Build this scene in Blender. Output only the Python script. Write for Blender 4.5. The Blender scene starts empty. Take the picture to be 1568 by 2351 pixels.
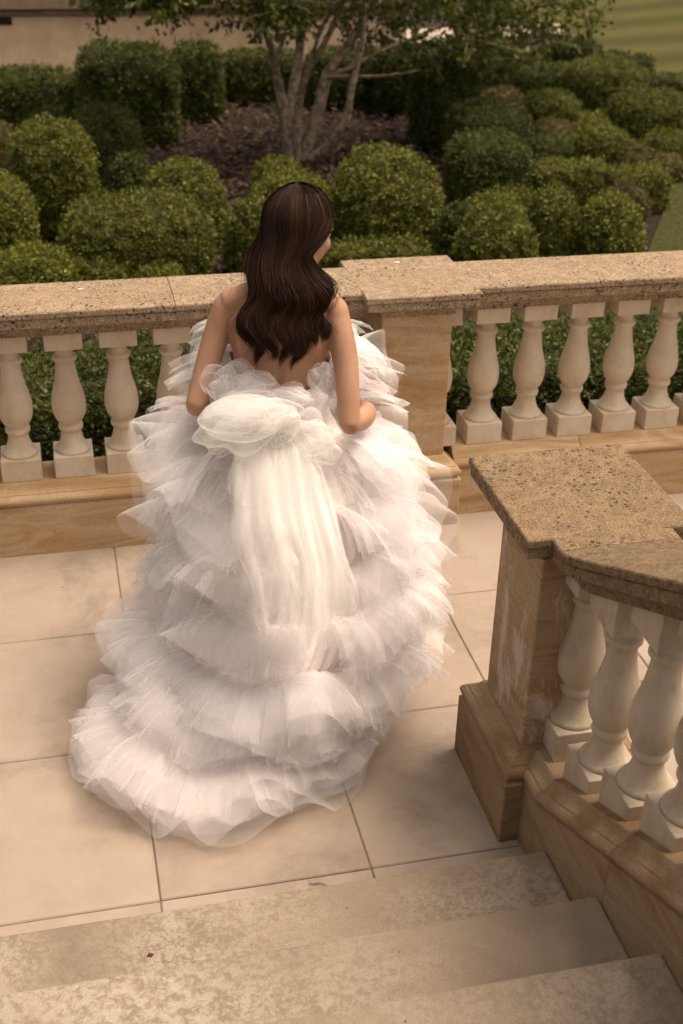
import bpy, bmesh, math, random
import numpy as np
from mathutils import Vector, Matrix

random.seed(7)
R = math.radians
scene = bpy.context.scene

# ------------------------------------------------------------------ camera
CAM = np.array((0.76682, -4.53704, 2.66992))
C_R = np.array((0.97458159, -0.22292581, 0.02224444))
C_U = np.array((0.09080282, 0.48382568, 0.87044102))
C_F = np.array((0.2048062, 0.84629593, -0.49176989))
FPX = 4935.48 * 1568 / 2732                     # focal length in 1568-wide pixels
cam_d = bpy.data.cameras.new('camera')
cam_d.sensor_fit = 'VERTICAL'
cam_d.sensor_height = 36.0
cam_d.lens = 43.378
cam_d.clip_start = 0.05
cam_d.clip_end = 300
cam_d.dof.use_dof = True
cam_d.dof.focus_distance = 3.75
cam_d.dof.aperture_fstop = 3.4
cam = bpy.data.objects.new('camera', cam_d)
scene.collection.objects.link(cam)
m = Matrix.Identity(4)
for i in range(3):
    m[i][0], m[i][1], m[i][2], m[i][3] = C_R[i], C_U[i], -C_F[i], CAM[i]
cam.matrix_world = m
scene.camera = cam

# ------------------------------------------------------------------ sky, sun, exposure
SUN_DIR = Vector((0.36, -0.04, 0.93)).normalized()
w = bpy.data.worlds.new('World')
scene.world = w
w.use_nodes = True
wn, wl = w.node_tree.nodes, w.node_tree.links
sky = wn.new('ShaderNodeTexSky')
sky.sky_type = 'NISHITA'
sky.sun_disc = False
sky.sun_elevation = math.asin(SUN_DIR.z)
sky.sun_rotation = math.atan2(SUN_DIR.x, SUN_DIR.y)
sky.air_density = 1.0
sky.dust_density = 6.0
sky.ozone_density = 0.6
hs = wn.new('ShaderNodeHueSaturation')           # cloud cover: the blue is mostly washed out
hs.inputs['Saturation'].default_value = 0.12
wl.new(sky.outputs[0], hs.inputs['Color'])
wl.new(hs.outputs[0], wn['Background'].inputs['Color'])
wn['Background'].inputs['Strength'].default_value = 0.085
sun_d = bpy.data.lights.new('sun', 'SUN')
sun_d.energy = 1.5
sun_d.angle = R(24)
sun_d.color = (1.0, 0.9, 0.78)
sun = bpy.data.objects.new('sun', sun_d)
sun.rotation_euler = SUN_DIR.to_track_quat('Z', 'Y').to_euler()
sun.location = (3, 2, 8)
scene.collection.objects.link(sun)
vs = scene.view_settings
vs.view_transform = 'Standard'
vs.look = 'None'
vs.gamma = 1.0
vs.exposure = 1.0
vs.use_curve_mapping = False
try:
    vs.use_white_balance = True                  # the photograph's warm white balance
    vs.white_balance_temperature = 7400
    vs.white_balance_tint = 14
except Exception:
    pass
cy = scene.cycles
cy.max_bounces = 7
cy.diffuse_bounces = 4
cy.glossy_bounces = 2
cy.transmission_bounces = 4
cy.transparent_max_bounces = 22
cy.use_denoising = True
cy.use_adaptive_sampling = True
cy.adaptive_threshold = 0.03

# ------------------------------------------------------------------ pixel helpers (1568-wide pixels of the photograph)
def ray(x, y): return C_F + C_R * (x - 784) / FPX - C_U * (y - 1175.5) / FPX
def at_z(x, y, z): d = ray(x, y); return CAM + d * ((z - CAM[2]) / d[2])
def at_y(x, y, Y): d = ray(x, y); return CAM + d * ((Y - CAM[1]) / d[1])

# ------------------------------------------------------------------ mesh helpers
COL = scene.collection
def link(o, parent=None):
    COL.objects.link(o)
    if parent is not None:
        o.parent = parent
    return o
def empty(name, loc=(0, 0, 0), parent=None):
    o = bpy.data.objects.new(name, None)
    o.location = loc
    o.empty_display_size = 0.1
    return link(o, parent)
def tag(o, label=None, cat=None, group=None, kind=None):
    if label: o['label'] = label
    if cat: o['category'] = cat
    if group: o['group'] = group
    if kind: o['kind'] = kind
    return o
def np_mesh(name, V, F, mat=None, smooth=False, attr=None):
    """V (n,3) array, F list of faces or (m,k) int array"""
    V = np.asarray(V, np.float32)
    me = bpy.data.meshes.new(name)
    if isinstance(F, np.ndarray):
        k = F.shape[1]; mth = len(F)
        me.vertices.add(len(V)); me.vertices.foreach_set('co', V.ravel())
        me.loops.add(mth * k); me.loops.foreach_set('vertex_index', F.ravel().astype(np.int32))
        me.polygons.add(mth)
        me.polygons.foreach_set('loop_start', (np.arange(mth) * k).astype(np.int32))
        me.update(calc_edges=True)
    else:
        me.from_pydata([tuple(v) for v in V], [], [tuple(f) for f in F])
        me.update()
    if smooth:
        me.polygons.foreach_set('use_smooth', np.ones(len(me.polygons), bool))
    if attr is not None:
        a = me.attributes.new('tint', 'FLOAT', 'FACE')
        a.data.foreach_set('value', np.asarray(attr, np.float32))
    if mat: me.materials.append(mat)
    me.validate()
    return me
def add(name, me, parent=None, loc=(0, 0, 0), rot=None):
    o = bpy.data.objects.new(name, me)
    o.location = loc
    if rot: o.rotation_euler = rot
    return link(o, parent)
def box_mesh(name, a, b, mat, bev=0.004, seg=1, jitter=0.0):
    bm = bmesh.new()
    bmesh.ops.create_cube(bm, size=1)
    for v in bm.verts:
        v.co = Vector([(a[i] + b[i]) / 2 + v.co[i] * (b[i] - a[i]) for i in range(3)])
        if jitter: v.co += Vector([random.uniform(-jitter, jitter) for _ in range(3)])
    if bev:
        bmesh.ops.bevel(bm, geom=list(bm.edges), offset=bev, segments=seg, affect='EDGES', profile=0.5)
    me = bpy.data.meshes.new(name); bm.to_mesh(me); bm.free()
    me.materials.append(mat)
    return me
def box(name, a, b, mat, parent=None, bev=0.004, seg=1, jitter=0.0):
    return add(name, box_mesh(name, a, b, mat, bev, seg, jitter), parent)
def square_loft(name, x0, x1, y0, y1, prof, mat, ch=0.004, cap_top=True):
    """rings of a chamfered rectangle, prof = [(outward offset, z)] from bottom to top"""
    V, F = [], []
    for o, z in prof:
        X0, X1, Y0, Y1 = x0 - o, x1 + o, y0 - o, y1 + o
        V += [(X0 + ch, Y0, z), (X1 - ch, Y0, z), (X1, Y0 + ch, z), (X1, Y1 - ch, z),
              (X1 - ch, Y1, z), (X0 + ch, Y1, z), (X0, Y1 - ch, z), (X0, Y0 + ch, z)]
    for k in range(len(prof) - 1):
        for i in range(8):
            j = (i + 1) % 8
            F.append((k * 8 + i, k * 8 + j, (k + 1) * 8 + j, (k + 1) * 8 + i))
    F.append(tuple(range(7, -1, -1)))
    n = (len(prof) - 1) * 8
    F.append(tuple(range(n, n + 8)))
    return np_mesh(name, V, F, mat)
def sweep(name, prof, path, mat, closed=True, jit=0.0):
    """prof: (across, up) list ; path: list of (origin, across vector, up vector); closed prism"""
    V, F = [], []
    n = len(prof)
    for o, a, u in path:
        for p, q in prof:
            V.append(tuple(Vector(o) + Vector(a) * p + Vector(u) * q))
    for k in range(len(path) - 1):
        for i in range(n):
            j = (i + 1) % n
            F.append((k * n + i, k * n + j, (k + 1) * n + j, (k + 1) * n + i))
    F.append(tuple(range(n - 1, -1, -1)))
    F.append(tuple((len(path) - 1) * n + i for i in range(n)))
    me = np_mesh(name, V, F, mat)
    bm = bmesh.new(); bm.from_mesh(me)
    bmesh.ops.recalc_face_normals(bm, faces=bm.faces); bm.to_mesh(me); bm.free()
    return me
def lathe_mesh(name, prof, mat, seg=32, bottom=True):
    V, F = [], []
    for r_, z in prof:
        for i in range(seg):
            a = 2 * math.pi * i / seg
            V.append((r_ * math.cos(a), r_ * math.sin(a), z))
    for k in range(len(prof) - 1):
        for i in range(seg):
            j = (i + 1) % seg
            F.append((k * seg + i, k * seg + j, (k + 1) * seg + j, (k + 1) * seg + i))
    return np_mesh(name, V, F, mat, smooth=True)
def smoothstep(a, b, x):
    t = np.clip((x - a) / (b - a), 0, 1)
    return t * t * (3 - 2 * t)

# ------------------------------------------------------------------ materials
class M:
    """tiny node-tree builder"""
    def __init__(s, name):
        s.m = bpy.data.materials.new(name); s.m.use_nodes = True
        s.t = s.m.node_tree; s.n = s.t.nodes; s.l = s.t.links
        s.b = s.n['Principled BSDF']; s.out = s.n['Material Output']
        s.tc = s.n.new('ShaderNodeTexCoord'); s.oi = s.n.new('ShaderNodeObjectInfo')
    def lk(s, a, b): s.l.new(a, b)
    def coord(s, scale=(1, 1, 1), rnd=0.0):
        mp = s.n.new('ShaderNodeMapping'); mp.inputs['Scale'].default_value = scale
        s.lk(s.tc.outputs['Object'], mp.inputs['Vector'])
        if rnd:
            mul = s.n.new('ShaderNodeMath'); mul.operation = 'MULTIPLY'; mul.inputs[1].default_value = rnd
            s.lk(s.oi.outputs['Random'], mul.inputs[0])
            cb = s.n.new('ShaderNodeCombineXYZ')
            for i in range(3): s.lk(mul.outputs[0], cb.inputs[i])
            s.lk(cb.outputs[0], mp.inputs['Location'])
        return mp.outputs[0]
    def noise(s, vec, scale, detail=4, rough=0.55, dist=0.0):
        n = s.n.new('ShaderNodeTexNoise'); n.inputs['Scale'].default_value = scale
        n.inputs['Detail'].default_value = detail; n.inputs['Roughness'].default_value = rough
        n.inputs['Distortion'].default_value = dist
        s.lk(vec, n.inputs['Vector']); return n.outputs['Fac']
    def voro(s, vec, scale, rnd=1.0):
        n = s.n.new('ShaderNodeTexVoronoi'); n.inputs['Scale'].default_value = scale
        n.inputs['Randomness'].default_value = rnd
        s.lk(vec, n.inputs['Vector']); return n.outputs['Distance'], n.outputs['Color']
    def ramp(s, fac, stops, interp='LINEAR'):
        r = s.n.new('ShaderNodeValToRGB'); e = r.color_ramp.elements; r.color_ramp.interpolation = interp
        while len(e) < len(stops): e.new(0.5)
        for i, (p, c) in enumerate(stops):
            e[i].position = p
            e[i].color = (c, c, c, 1) if not hasattr(c, '__len__') else (*c, 1)
        s.lk(fac, r.inputs[0]); return r.outputs[0]
    def mix(s, fac, a, b, mode='MIX'):
        x = s.n.new('ShaderNodeMix'); x.data_type = 'RGBA'; x.blend_type = mode
        for sock, val in ((x.inputs[0], fac), (x.inputs[6], a), (x.inputs[7], b)):
            if hasattr(val, 'links') or hasattr(val, 'is_linked'): s.lk(val, sock)
            elif hasattr(val, '__len__'): sock.default_value = (*val, 1)
            else: sock.default_value = val
        return x.outputs[2]
    def math(s, op, a, b=None):
        x = s.n.new('ShaderNodeMath'); x.operation = op
        for i, v in enumerate((a, b)):
            if v is None: continue
            if hasattr(v, 'is_linked'): s.lk(v, x.inputs[i])
            else: x.inputs[i].default_value = v
        return x.outputs[0]
    def bump(s, h, strength=0.3, dist=0.01, prev=None):
        b = s.n.new('ShaderNodeBump'); b.inputs['Strength'].default_value = strength
        b.inputs['Distance'].default_value = dist
        s.lk(h, b.inputs['Height'])
        if prev is not None: s.lk(prev, b.inputs['Normal'])
        return b.outputs[0]
    def done(s, col, rough=0.8, normal=None, spec=0.3):
        if hasattr(col, 'is_linked'): s.lk(col, s.b.inputs['Base Color'])
        else: s.b.inputs['Base Color'].default_value = (*col, 1)
        if hasattr(rough, 'is_linked'): s.lk(rough, s.b.inputs['Roughness'])
        else: s.b.inputs['Roughness'].default_value = rough
        s.b.inputs['Specular IOR Level'].default_value = spec
        if normal is not None: s.lk(normal, s.b.inputs['Normal'])
        return s.m

def mat_paving():
    m = M('limestone_paving'); v = m.coord((1, 1, 1), 9.0); vw = m.coord()
    big = m.noise(v, 2.2, 7, 0.68, 0.15); mid = m.noise(v, 14, 7, 0.7); fine = m.noise(v, 160, 3, 0.7)
    c = m.ramp(big, [(0.3, (0.285, 0.207, 0.153)), (0.5, (0.352, 0.265, 0.203)), (0.72, (0.395, 0.31, 0.246))])
    stain = m.ramp(m.noise(vw, 1.9, 9, 0.72, 0.25), [(0.50, 0.0), (0.64, 0.75)])
    c = m.mix(stain, c, (0.185, 0.137, 0.10))
    c = m.mix(m.ramp(mid, [(0.35, 0.0), (0.75, 0.35)]), c, (0.40, 0.325, 0.255))
    c = m.mix(m.ramp(fine, [(0.35, 0.28), (0.6, 0.0)]), c, (0.34, 0.27, 0.2))
    d, _ = m.voro(vw, 6.5)
    c = m.mix(m.ramp(d, [(0.018, 0.85), (0.03, 0.0)]), c, (0.07, 0.05, 0.04))
    h = m.mix(0.5, mid, fine)
    return m.done(c, 0.75, m.bump(h, 0.12, 0.004), 0.3)
def mat_step():
    m = M('weathered_shaded_step_stone'); v = m.coord((1, 1, 1), 5.0)
    big = m.noise(v, 2.0, 5, 0.6, 0.8); blot = m.noise(v, 42, 6, 0.75, 0.4); fine = m.noise(v, 180, 3, 0.7)
    c = m.ramp(big, [(0.32, (0.215, 0.157, 0.11)), (0.68, (0.30, 0.228, 0.165))])  # base tone lowered to stand in for house shade; the blotches are wear
    pale = m.math('MULTIPLY', m.ramp(blot, [(0.42, 0.0), (0.55, 1.0)]), m.ramp(m.noise(v, 1.3, 3), [(0.42, 0.05), (0.62, 0.85)]))
    c = m.mix(pale, c, (0.45, 0.37, 0.285))
    c = m.mix(m.ramp(fine, [(0.36, 0.4), (0.56, 0.0)]), c, (0.16, 0.115, 0.08))
    d, _ = m.voro(v, 9)
    c = m.mix(m.ramp(d, [(0.02, 0.9), (0.035, 0.0)]), c, (0.06, 0.045, 0.035))
    return m.done(c, 0.85, m.bump(m.mix(0.4, blot, fine), 0.22, 0.004), 0.2)
def mat_sandstone(name='banded_sandstone', dark=1.0, efflo=False):
    m = M(name); v = m.coord((0.8, 0.8, 3.6), 7.0); v2 = m.coord((1, 1, 1), 7.0)
    band = m.noise(v, 2.8, 4, 0.5, 1.1); mid = m.noise(v2, 7, 5, 0.6); fine = m.noise(v2, 150, 3, 0.75)
    k = dark
    c = m.ramp(band, [(0.30, (0.42 * k, 0.245 * k, 0.12 * k)), (0.44, (0.55 * k, 0.345 * k, 0.18 * k)),
                      (0.56, (0.64 * k, 0.455 * k, 0.285 * k)), (0.70, (0.48 * k, 0.29 * k, 0.145 * k))])
    c = m.mix(m.ramp(mid, [(0.45, 0.0), (0.8, 0.3)]), c, (0.52 * k, 0.37 * k, 0.225 * k))
    c = m.mix(m.ramp(fine, [(0.36, 0.38), (0.58, 0.0)]), c, (0.22 * k, 0.135 * k, 0.07 * k))
    if efflo:                                    # pale salt blooms on the newel
        e1 = m.ramp(m.noise(m.coord((3.0, 3.0, 1.0)), 2.6, 8, 0.72, 0.5), [(0.51, 0.0), (0.57, 0.85)])
        c = m.mix(e1, c, (0.46, 0.37, 0.31))
    return m.done(c, 0.85, m.bump(m.mix(0.5, mid, fine), 0.22, 0.004), 0.2)
def mat_coping(name='lichen_coping', top=(0.44, 0.32, 0.2), streak=False):
    m = M(name); v = m.coord((1, 1, 1), 6.0)
    vs_ = m.coord((9, 1.4, 1.4), 6.0) if streak else m.coord((1.0, 2.2, 2.2), 6.0)
    big = m.noise(vs_, 3.5, 5, 0.65, 0.7); mid = m.noise(v, 26, 6, 0.75, 0.3); fine = m.noise(v, 170, 4, 0.8)
    t = np.array(top)
    c = m.ramp(big, [(0.3, tuple(t * (0.86, 0.76, 0.66))), (0.55, tuple(t)), (0.75, tuple(np.minimum(t * (1.22, 1.27, 1.3), 0.9)))])
    c = m.mix(m.ramp(mid, [(0.44, 0.8), (0.6, 0.0)]), c, tuple(t * 0.5))
    c = m.mix(m.ramp(fine, [(0.5, 0.0), (0.64, 0.8)]), c, tuple(np.minimum(t * 1.75, .7)))
    c = m.mix(m.ramp(fine, [(0.36, 0.75), (0.48, 0.0)]), c, tuple(t * 0.4))
    vd = m.n.new('ShaderNodeVectorMath'); vd.operation = 'ADD'
    nv = m.n.new('ShaderNodeTexNoise'); nv.inputs['Scale'].default_value = 40; m.lk(v, nv.inputs['Vector'])
    sc = m.n.new('ShaderNodeVectorMath'); sc.operation = 'SCALE'; sc.inputs['Scale'].default_value = 0.02
    m.lk(nv.outputs['Color'], sc.inputs[0]); m.lk(v, vd.inputs[0]); m.lk(sc.outputs[0], vd.inputs[1])
    d, _ = m.voro(vd.outputs[0], 52)
    gate = m.ramp(m.noise(v, 5, 4, 0.7), [(0.43, 0.0), (0.55, 1.0)])
    spot = m.math('MULTIPLY', m.ramp(d, [(0.2, 0.95), (0.36, 0.0)]), gate)
    c = m.mix(spot, c, (0.045, 0.032, 0.022))
    d2, _ = m.voro(v, 75)
    c = m.mix(m.ramp(d2, [(0.1, 0.6), (0.2, 0.0)]), c, (0.12, 0.085, 0.055))
    return m.done(c, 0.92, m.bump(m.mix(0.5, mid, fine), 0.5, 0.004), 0.15)
def mat_cast(name='cream_cast_stone', k=1.0, dirt_a=0.35):
    m = M(name); v = m.coord((1, 1, 1), 11.0)
    big = m.noise(v, 5, 4, 0.6, 0.5); fine = m.noise(v, 140, 3, 0.7)
    c = m.ramp(big, [(0.3, (0.51 * k, 0.39 * k, 0.265 * k)), (0.55, (0.62 * k, 0.505 * k, 0.38 * k)), (0.75, (0.66 * k, 0.56 * k, 0.45 * k))])
    dirt = m.ramp(m.noise(m.coord((1, 1, .45), 17.0), 13, 7, 0.72, 0.3), [(0.50, 0.0), (0.72, dirt_a)])
    c = m.mix(dirt, c, (0.30 * k, 0.21 * k, 0.125 * k))
    c = m.mix(m.ramp(fine, [(0.3, 0.25), (0.5, 0.0)]), c, (0.38, 0.29, 0.2))
    return m.done(c, 0.72, m.bump(fine, 0.08, 0.002), 0.3)
def mat_plain(name, col, rough=0.8, nscale=20, var=0.25, spec=0.3):
    m = M(name); v = m.coord((1, 1, 1), 3.0); n = m.noise(v, nscale, 4, 0.6)
    a = tuple(np.array(col) * (1 - var)); b = tuple(np.minimum(np.array(col) * (1 + var), 1))
    return m.done(m.ramp(n, [(0.3, a), (0.7, b)]), rough, m.bump(n, 0.15, 0.004), spec)
def mat_leaf(name, c0, c1, c2, trans=0.2):
    m = M(name)
    at = m.n.new('ShaderNodeAttribute'); at.attribute_name = 'tint'
    c = m.ramp(at.outputs['Fac'], [(0.0, c0), (0.55, c1), (1.0, c2)])
    hsv = m.n.new('ShaderNodeHueSaturation'); m.lk(c, hsv.inputs['Color'])
    m.lk(m.math('ADD', m.math('MULTIPLY', m.oi.outputs['Random'], 0.5), 0.75), hsv.inputs['Value'])
    c = hsv.outputs[0]
    m.done(c, 0.5, None, 0.3)
    tr = m.n.new('ShaderNodeBsdfTranslucent'); m.lk(c, tr.inputs['Color'])
    mx = m.n.new('ShaderNodeMixShader'); mx.inputs[0].default_value = trans
    m.lk(m.b.outputs[0], mx.inputs[1]); m.lk(tr.outputs[0], mx.inputs[2]); m.lk(mx.outputs[0], m.out.inputs['Surface'])
    return m.m
def mat_tulle(name, col, cover, trans=0.42, cmin=0.26):
    """open net: the more obliquely a sheet is seen, the more thread it shows"""
    m = M(name); m.n.remove(m.b)
    df = m.n.new('ShaderNodeBsdfDiffuse'); tl = m.n.new('ShaderNodeBsdfTranslucent'); tp = m.n.new('ShaderNodeBsdfTransparent')
    df.inputs['Color'].default_value = (*col, 1); tl.inputs['Color'].default_value = (*col, 1)
    mx = m.n.new('ShaderNodeMixShader'); mx.inputs[0].default_value = trans
    m.lk(df.outputs[0], mx.inputs[1]); m.lk(tl.outputs[0], mx.inputs[2])
    lw = m.n.new('ShaderNodeLayerWeight'); lw.inputs['Blend'].default_value = 0.5
    cosv = m.math('MAXIMUM', m.math('SUBTRACT', 1.0, lw.outputs['Facing']), cmin)
    thru = m.math('POWER', 1.0 - cover, m.math('DIVIDE', 1.0, cosv))
    al = m.math('SUBTRACT', 1.0, thru)
    fin = m.n.new('ShaderNodeMixShader'); m.lk(al, fin.inputs[0])
    m.lk(tp.outputs[0], fin.inputs[1]); m.lk(mx.outputs[0], fin.inputs[2]); m.lk(fin.outputs[0], m.out.inputs['Surface'])
    return m.m

MT = dict(
    paving=mat_paving(), step=mat_step(), sand=mat_sandstone('banded_sandstone', 0.84), sand2=mat_sandstone('brown_sandstone', 0.50),
    newel=mat_sandstone('salt_bloomed_sandstone', 0.58, True),
    coping=mat_coping(top=(0.345, 0.25, 0.165)), coping2=mat_coping('lichen_newel_cap', (0.25, 0.168, 0.1)),
    rail=mat_coping('weathered_handrail_stone', (0.215, 0.145, 0.085), True),
    cast=mat_cast(), cast2=mat_cast('weathered_shaded_cast_stone', 0.74, 0.65), mortar=mat_plain('mortar', (0.215, 0.158, 0.11)),  # cast2: dirtier stone, also darkened in colour for shade on the near stair
    mulch=mat_plain('bark_mulch', (0.022, 0.0115, 0.006), 0.95, 30, 0.5),
    chip=mat_leaf('bark_chip', (0.014, 0.007, 0.0035), (0.036, 0.018, 0.009), (0.11, 0.062, 0.034), 0.0),
    stucco=mat_plain('cream_stucco', (0.80, 0.56, 0.36), 0.9, 2.5, 0.2),
    trim=mat_plain('brown_stone_trim', (0.30, 0.21, 0.135), 0.9, 6, 0.25),
    dark=mat_plain('dark_metal', (0.025, 0.022, 0.02), 0.6, 30, 0.3),
    gravel=mat_plain('pale_path', (0.40, 0.32, 0.24), 0.9, 60, 0.2),
    bark=mat_plain('grey_brown_bark', (0.27, 0.20, 0.145), 0.95, 18, 0.7),
    box1=mat_leaf('box_leaf', (0.036, 0.046, 0.007), (0.14, 0.152, 0.020), (0.31, 0.305, 0.05)),
    box2=mat_leaf('box_leaf_dark', (0.022, 0.030, 0.006), (0.080, 0.094, 0.016), (0.18, 0.185, 0.035)),
    box3=mat_leaf('box_leaf_bronzed', (0.05, 0.046, 0.014), (0.135, 0.118, 0.032), (0.25, 0.20, 0.065)),
    core=mat_plain('shrub_twigs', (0.03, 0.034, 0.009), 0.95, 25, 0.4, 0.05),
    tleaf=mat_leaf('tree_leaf', (0.04, 0.05, 0.010), (0.10, 0.115, 0.020), (0.19, 0.20, 0.04), 0.45),
    tulle=mat_tulle('blush_tulle', (0.965, 0.92, 0.905), 0.135, 0.42, 0.34),
    tulle_i=mat_tulle('ivory_tulle', (0.96, 0.93, 0.89), 0.18, 0.42, 0.45),
    lining=mat_plain('blush_lining', (0.90, 0.81, 0.77), 0.9, 40, 0.05, 0.05),
)

# ================================================================== LARGE STRUCTURE
ZG = -0.45                                        # garden level behind the terrace
def grid_sheet(name, x0, x1, y0, y1, z, mat, nx=40, ny=40, amp=0.0, hf=None):
    xs = np.linspace(x0, x1, nx); ys = np.linspace(y0, y1, ny)
    X, Y = np.meshgrid(xs, ys); Z = np.full_like(X, z)
    if hf is not None: Z = Z + hf(X, Y)
    V = np.stack([X, Y, Z], -1).reshape(-1, 3)
    i = np.arange((ny - 1) * nx).reshape(ny - 1, nx)[:, :-1].ravel()
    F = np.stack([i, i + 1, i + nx + 1, i + nx], 1)
    return np_mesh(name, V, F, mat, smooth=True)
g = add('garden_ground', grid_sheet('garden_ground', -60, 90, 0.24, 160, ZG, MT['mulch'], 90, 120,
        hf=lambda X, Y: 0.03 * np.sin(X * 2.1 + 1) * np.sin(Y * 1.7)))
tag(g, kind='structure')
# lawn with mown stripes on the far right
mm = M('mown_lawn'); v = mm.coord()
wv = mm.n.new('ShaderNodeTexWave'); wv.inputs['Scale'].default_value = 0.2; wv.inputs['Distortion'].default_value = 2.2
wv.inputs['Detail'].default_value = 2
mp = mm.n.new('ShaderNodeMapping'); mp.inputs['Rotation'].default_value = (0, 0, R(78)); mm.lk(mm.tc.outputs['Object'], mp.inputs[0]); mm.lk(mp.outputs[0], wv.inputs['Vector'])
c = mm.ramp(wv.outputs['Fac'], [(0.0, (0.052, 0.050, 0.015)), (1.0, (0.098, 0.086, 0.028))])
c = mm.mix(mm.ramp(mm.noise(v, 14, 5, 0.7), [(0.35, 0.5), (0.65, 0.0)]), c, (0.075, 0.07, 0.018))
MT['lawn'] = mm.done(c, 0.95, mm.bump(mm.noise(v, 90, 3, 0.7), 0.6, 0.02), 0.1)
pA = at_z(1262, 75, ZG); pB = at_z(1600, 215, ZG)
def lawn_mesh():
    d = (pB - pA)[:2] / np.linalg.norm((pB - pA)[:2]); nrm = np.array((-d[1], d[0]))
    if nrm[1] < 0: nrm = -nrm
    V, F = [], []
    nu, nv = 30, 30
    for j in range(nv):
        for i in range(nu):
            a = -14 + 60 * i / (nu - 1); b = 60 * j / (nv - 1)
            p = pA[:2] - d * 0 + d * a + nrm * b
            V.append((p[0], p[1], ZG + 0.038 + 0.055 * b * smoothstep(0, 8, b)))
    for j in range(nv - 1):
        for i in range(nu - 1):
            q = j * nu + i; F.append((q, q + 1, q + nu + 1, q + nu))
    return np_mesh('lawn', V, F, MT['lawn'], smooth=True)
tag(add('lawn', lawn_mesh()), kind='structure')
MT['rough'] = mat_plain('rough_grass', (0.045, 0.047, 0.014), .95, 22, .5, .1)
q0, q1 = at_z(1462, 650, ZG), at_z(1560, 395, ZG)
vv = [(q0[0], 0.3), (60, 0.3), (60, 30), (pB[0], pB[1]), (q1[0] + 1.2, q1[1] + 1.6), (q1[0], q1[1]), (q0[0], q0[1])]
tag(add('grass_verge', np_mesh('grass_verge', [(x_, y_, ZG + .034) for x_, y_ in vv], [tuple(range(7))], MT['rough'])), kind='structure')
pth = [at_z(860, 112, ZG), at_z(1290, 84, ZG), at_z(1300, 62, ZG), at_z(860, 78, ZG)]
V = [(p[0], p[1], ZG + 0.055) for p in pth]
tag(add('garden_path', np_mesh('garden_path', V, [(0, 1, 2, 3)], MT['gravel'])), kind='structure')

# ---- terrace: mortar bed and one slab object each
terrace = box('terrace', (-1.6, -4.6, -0.5), (5.6, 0.22, -0.0065), MT['mortar'], None, 0)
tag(terrace, kind='structure')
xj = [-1.575 + 0.61 * i for i in range(0, 12)]
xj = [0.882 + 0.6125 * (i - 4) for i in range(12)]
yrows = [(-0.04, -0.667), (-0.667, -1.336), (-1.336, -2.015), (-2.015, -2.50)]
def slab(x0, x1, y0, y1):
    z = random.uniform(-0.0012, 0.0012)
    box('paving_slab', (x0 + 0.0018, y1 + 0.0018, -0.035), (x1 - 0.0018, y0 - 0.0018, z), MT['paving'], terrace, 0.0035, 1, 0.0008)
for (ya, yb) in yrows:
    for i in range(len(xj) - 1):
        if yb < -2.1 and xj[i] > 1.9: continue
        slab(xj[i], xj[i + 1], ya, yb)
for k in range(4):                                # terrace beyond the stair balustrade
    ya = -2.015 - 0.672 * k
    for i in range(len(xj) - 1):
        if xj[i + 1] > 2.4:
            slab(max(xj[i], 2.05), xj[i + 1], ya, ya - 0.672)

# ---- steps rising towards the camera
XS, YS, GO, RI = 1.9505, -2.191, 0.314, 0.1506
steps = tag(empty('stone_steps', (0.5, YS, 0)), 'broad weathered limestone steps beside the stair balustrade', 'steps')
for k in range(5):
    o = box('step', (-1.9, YS - GO * (k + 1) - 0.06, RI * k + 0.002), (XS, YS - GO * k, RI * (k + 1)), MT['step'], None, 0.008, 2, 0.001)
    o.parent = steps; o.matrix_parent_inverse = steps.matrix_basis.inverted()

# ================================================================== BALUSTRADES
WB = 0.157                                        # baluster block width
BAL_PROF = [(0.071, 0), (0.0715, .012), (0.069, .026), (0.064, .034), (0.0625, .037), (0.055, .062), (0.047, .10), (0.0415, .145), (0.0395, .185),
            (0.040, .200), (0.0455, .204), (0.0485, .215), (0.0495, .232), (0.0485, .250), (0.0455, .260), (0.0425, .264), (0.0425, .274),
            (0.050, .292), (0.058, .322), (0.0645, .362), (0.0678, .41), (0.068, .455), (0.0655, .51), (0.060, .565), (0.0535, .62), (0.047, .68),
            (0.0425, .74), (0.0393, .80), (0.0375, .842), (0.0400, .846), (0.0405, .853), (0.0445, .858), (0.0485, .872), (0.0485, .888), (0.0445, .902), (0.039, .906),
            (0.0350, .912), (0.0345, .94), (0.0365, .965), (0.0405, .985), (0.047, 1.0)]
def shaft_mesh(h, mt='cast'):
    return lathe_mesh('baluster_shaft', [(0.001, -0.002)] + [(r_, z * h) for r_, z in BAL_PROF] + [(0.001, h + 0.001)], MT[mt], 36)

# profile of the base mould shared by wall, piers and stringer: (outward, z below its top)
MOULD = [(0.060, -0.088), (0.052, -0.083), (0.056, -0.079), (0.0635, -0.071), (0.066, -0.061), (0.0635, -0.051), (0.056, -0.043), (0.046, -0.039),
         (0.044, -0.034), (0.037, -0.031), (0.027, -0.023), (0.019, -0.012), (0.014, -0.004), (0.010, 0.0)]
ZB, HB, ZA, ZR0 = 0.309, 0.094, 0.856, 0.931     # block foot, block height, abacus foot, rail underside
bal = tag(empty('terrace_balustrade', (2.0, 0.08, 0)), 'cream baluster balustrade with sandstone pier and lichened coping along the terrace edge', 'balustrade')
def under(o, root):
    o.parent = root; o.matrix_parent_inverse = root.matrix_basis.inverted(); return o
YC = 0.081
SH = shaft_mesh(ZA - ZB - HB)
BLK = box_mesh('base_block', (-WB / 2, -WB / 2, 0), (WB / 2, WB / 2, HB), MT['cast'], 0.003, 2)
ABA = box_mesh('top_block', (-WB / 2 + .006, -WB / 2 + .006, 0), (WB / 2 - .006, WB / 2 - .006, ZR0 - ZA + 0.004), MT['cast'], 0.0025, 2)
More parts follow.
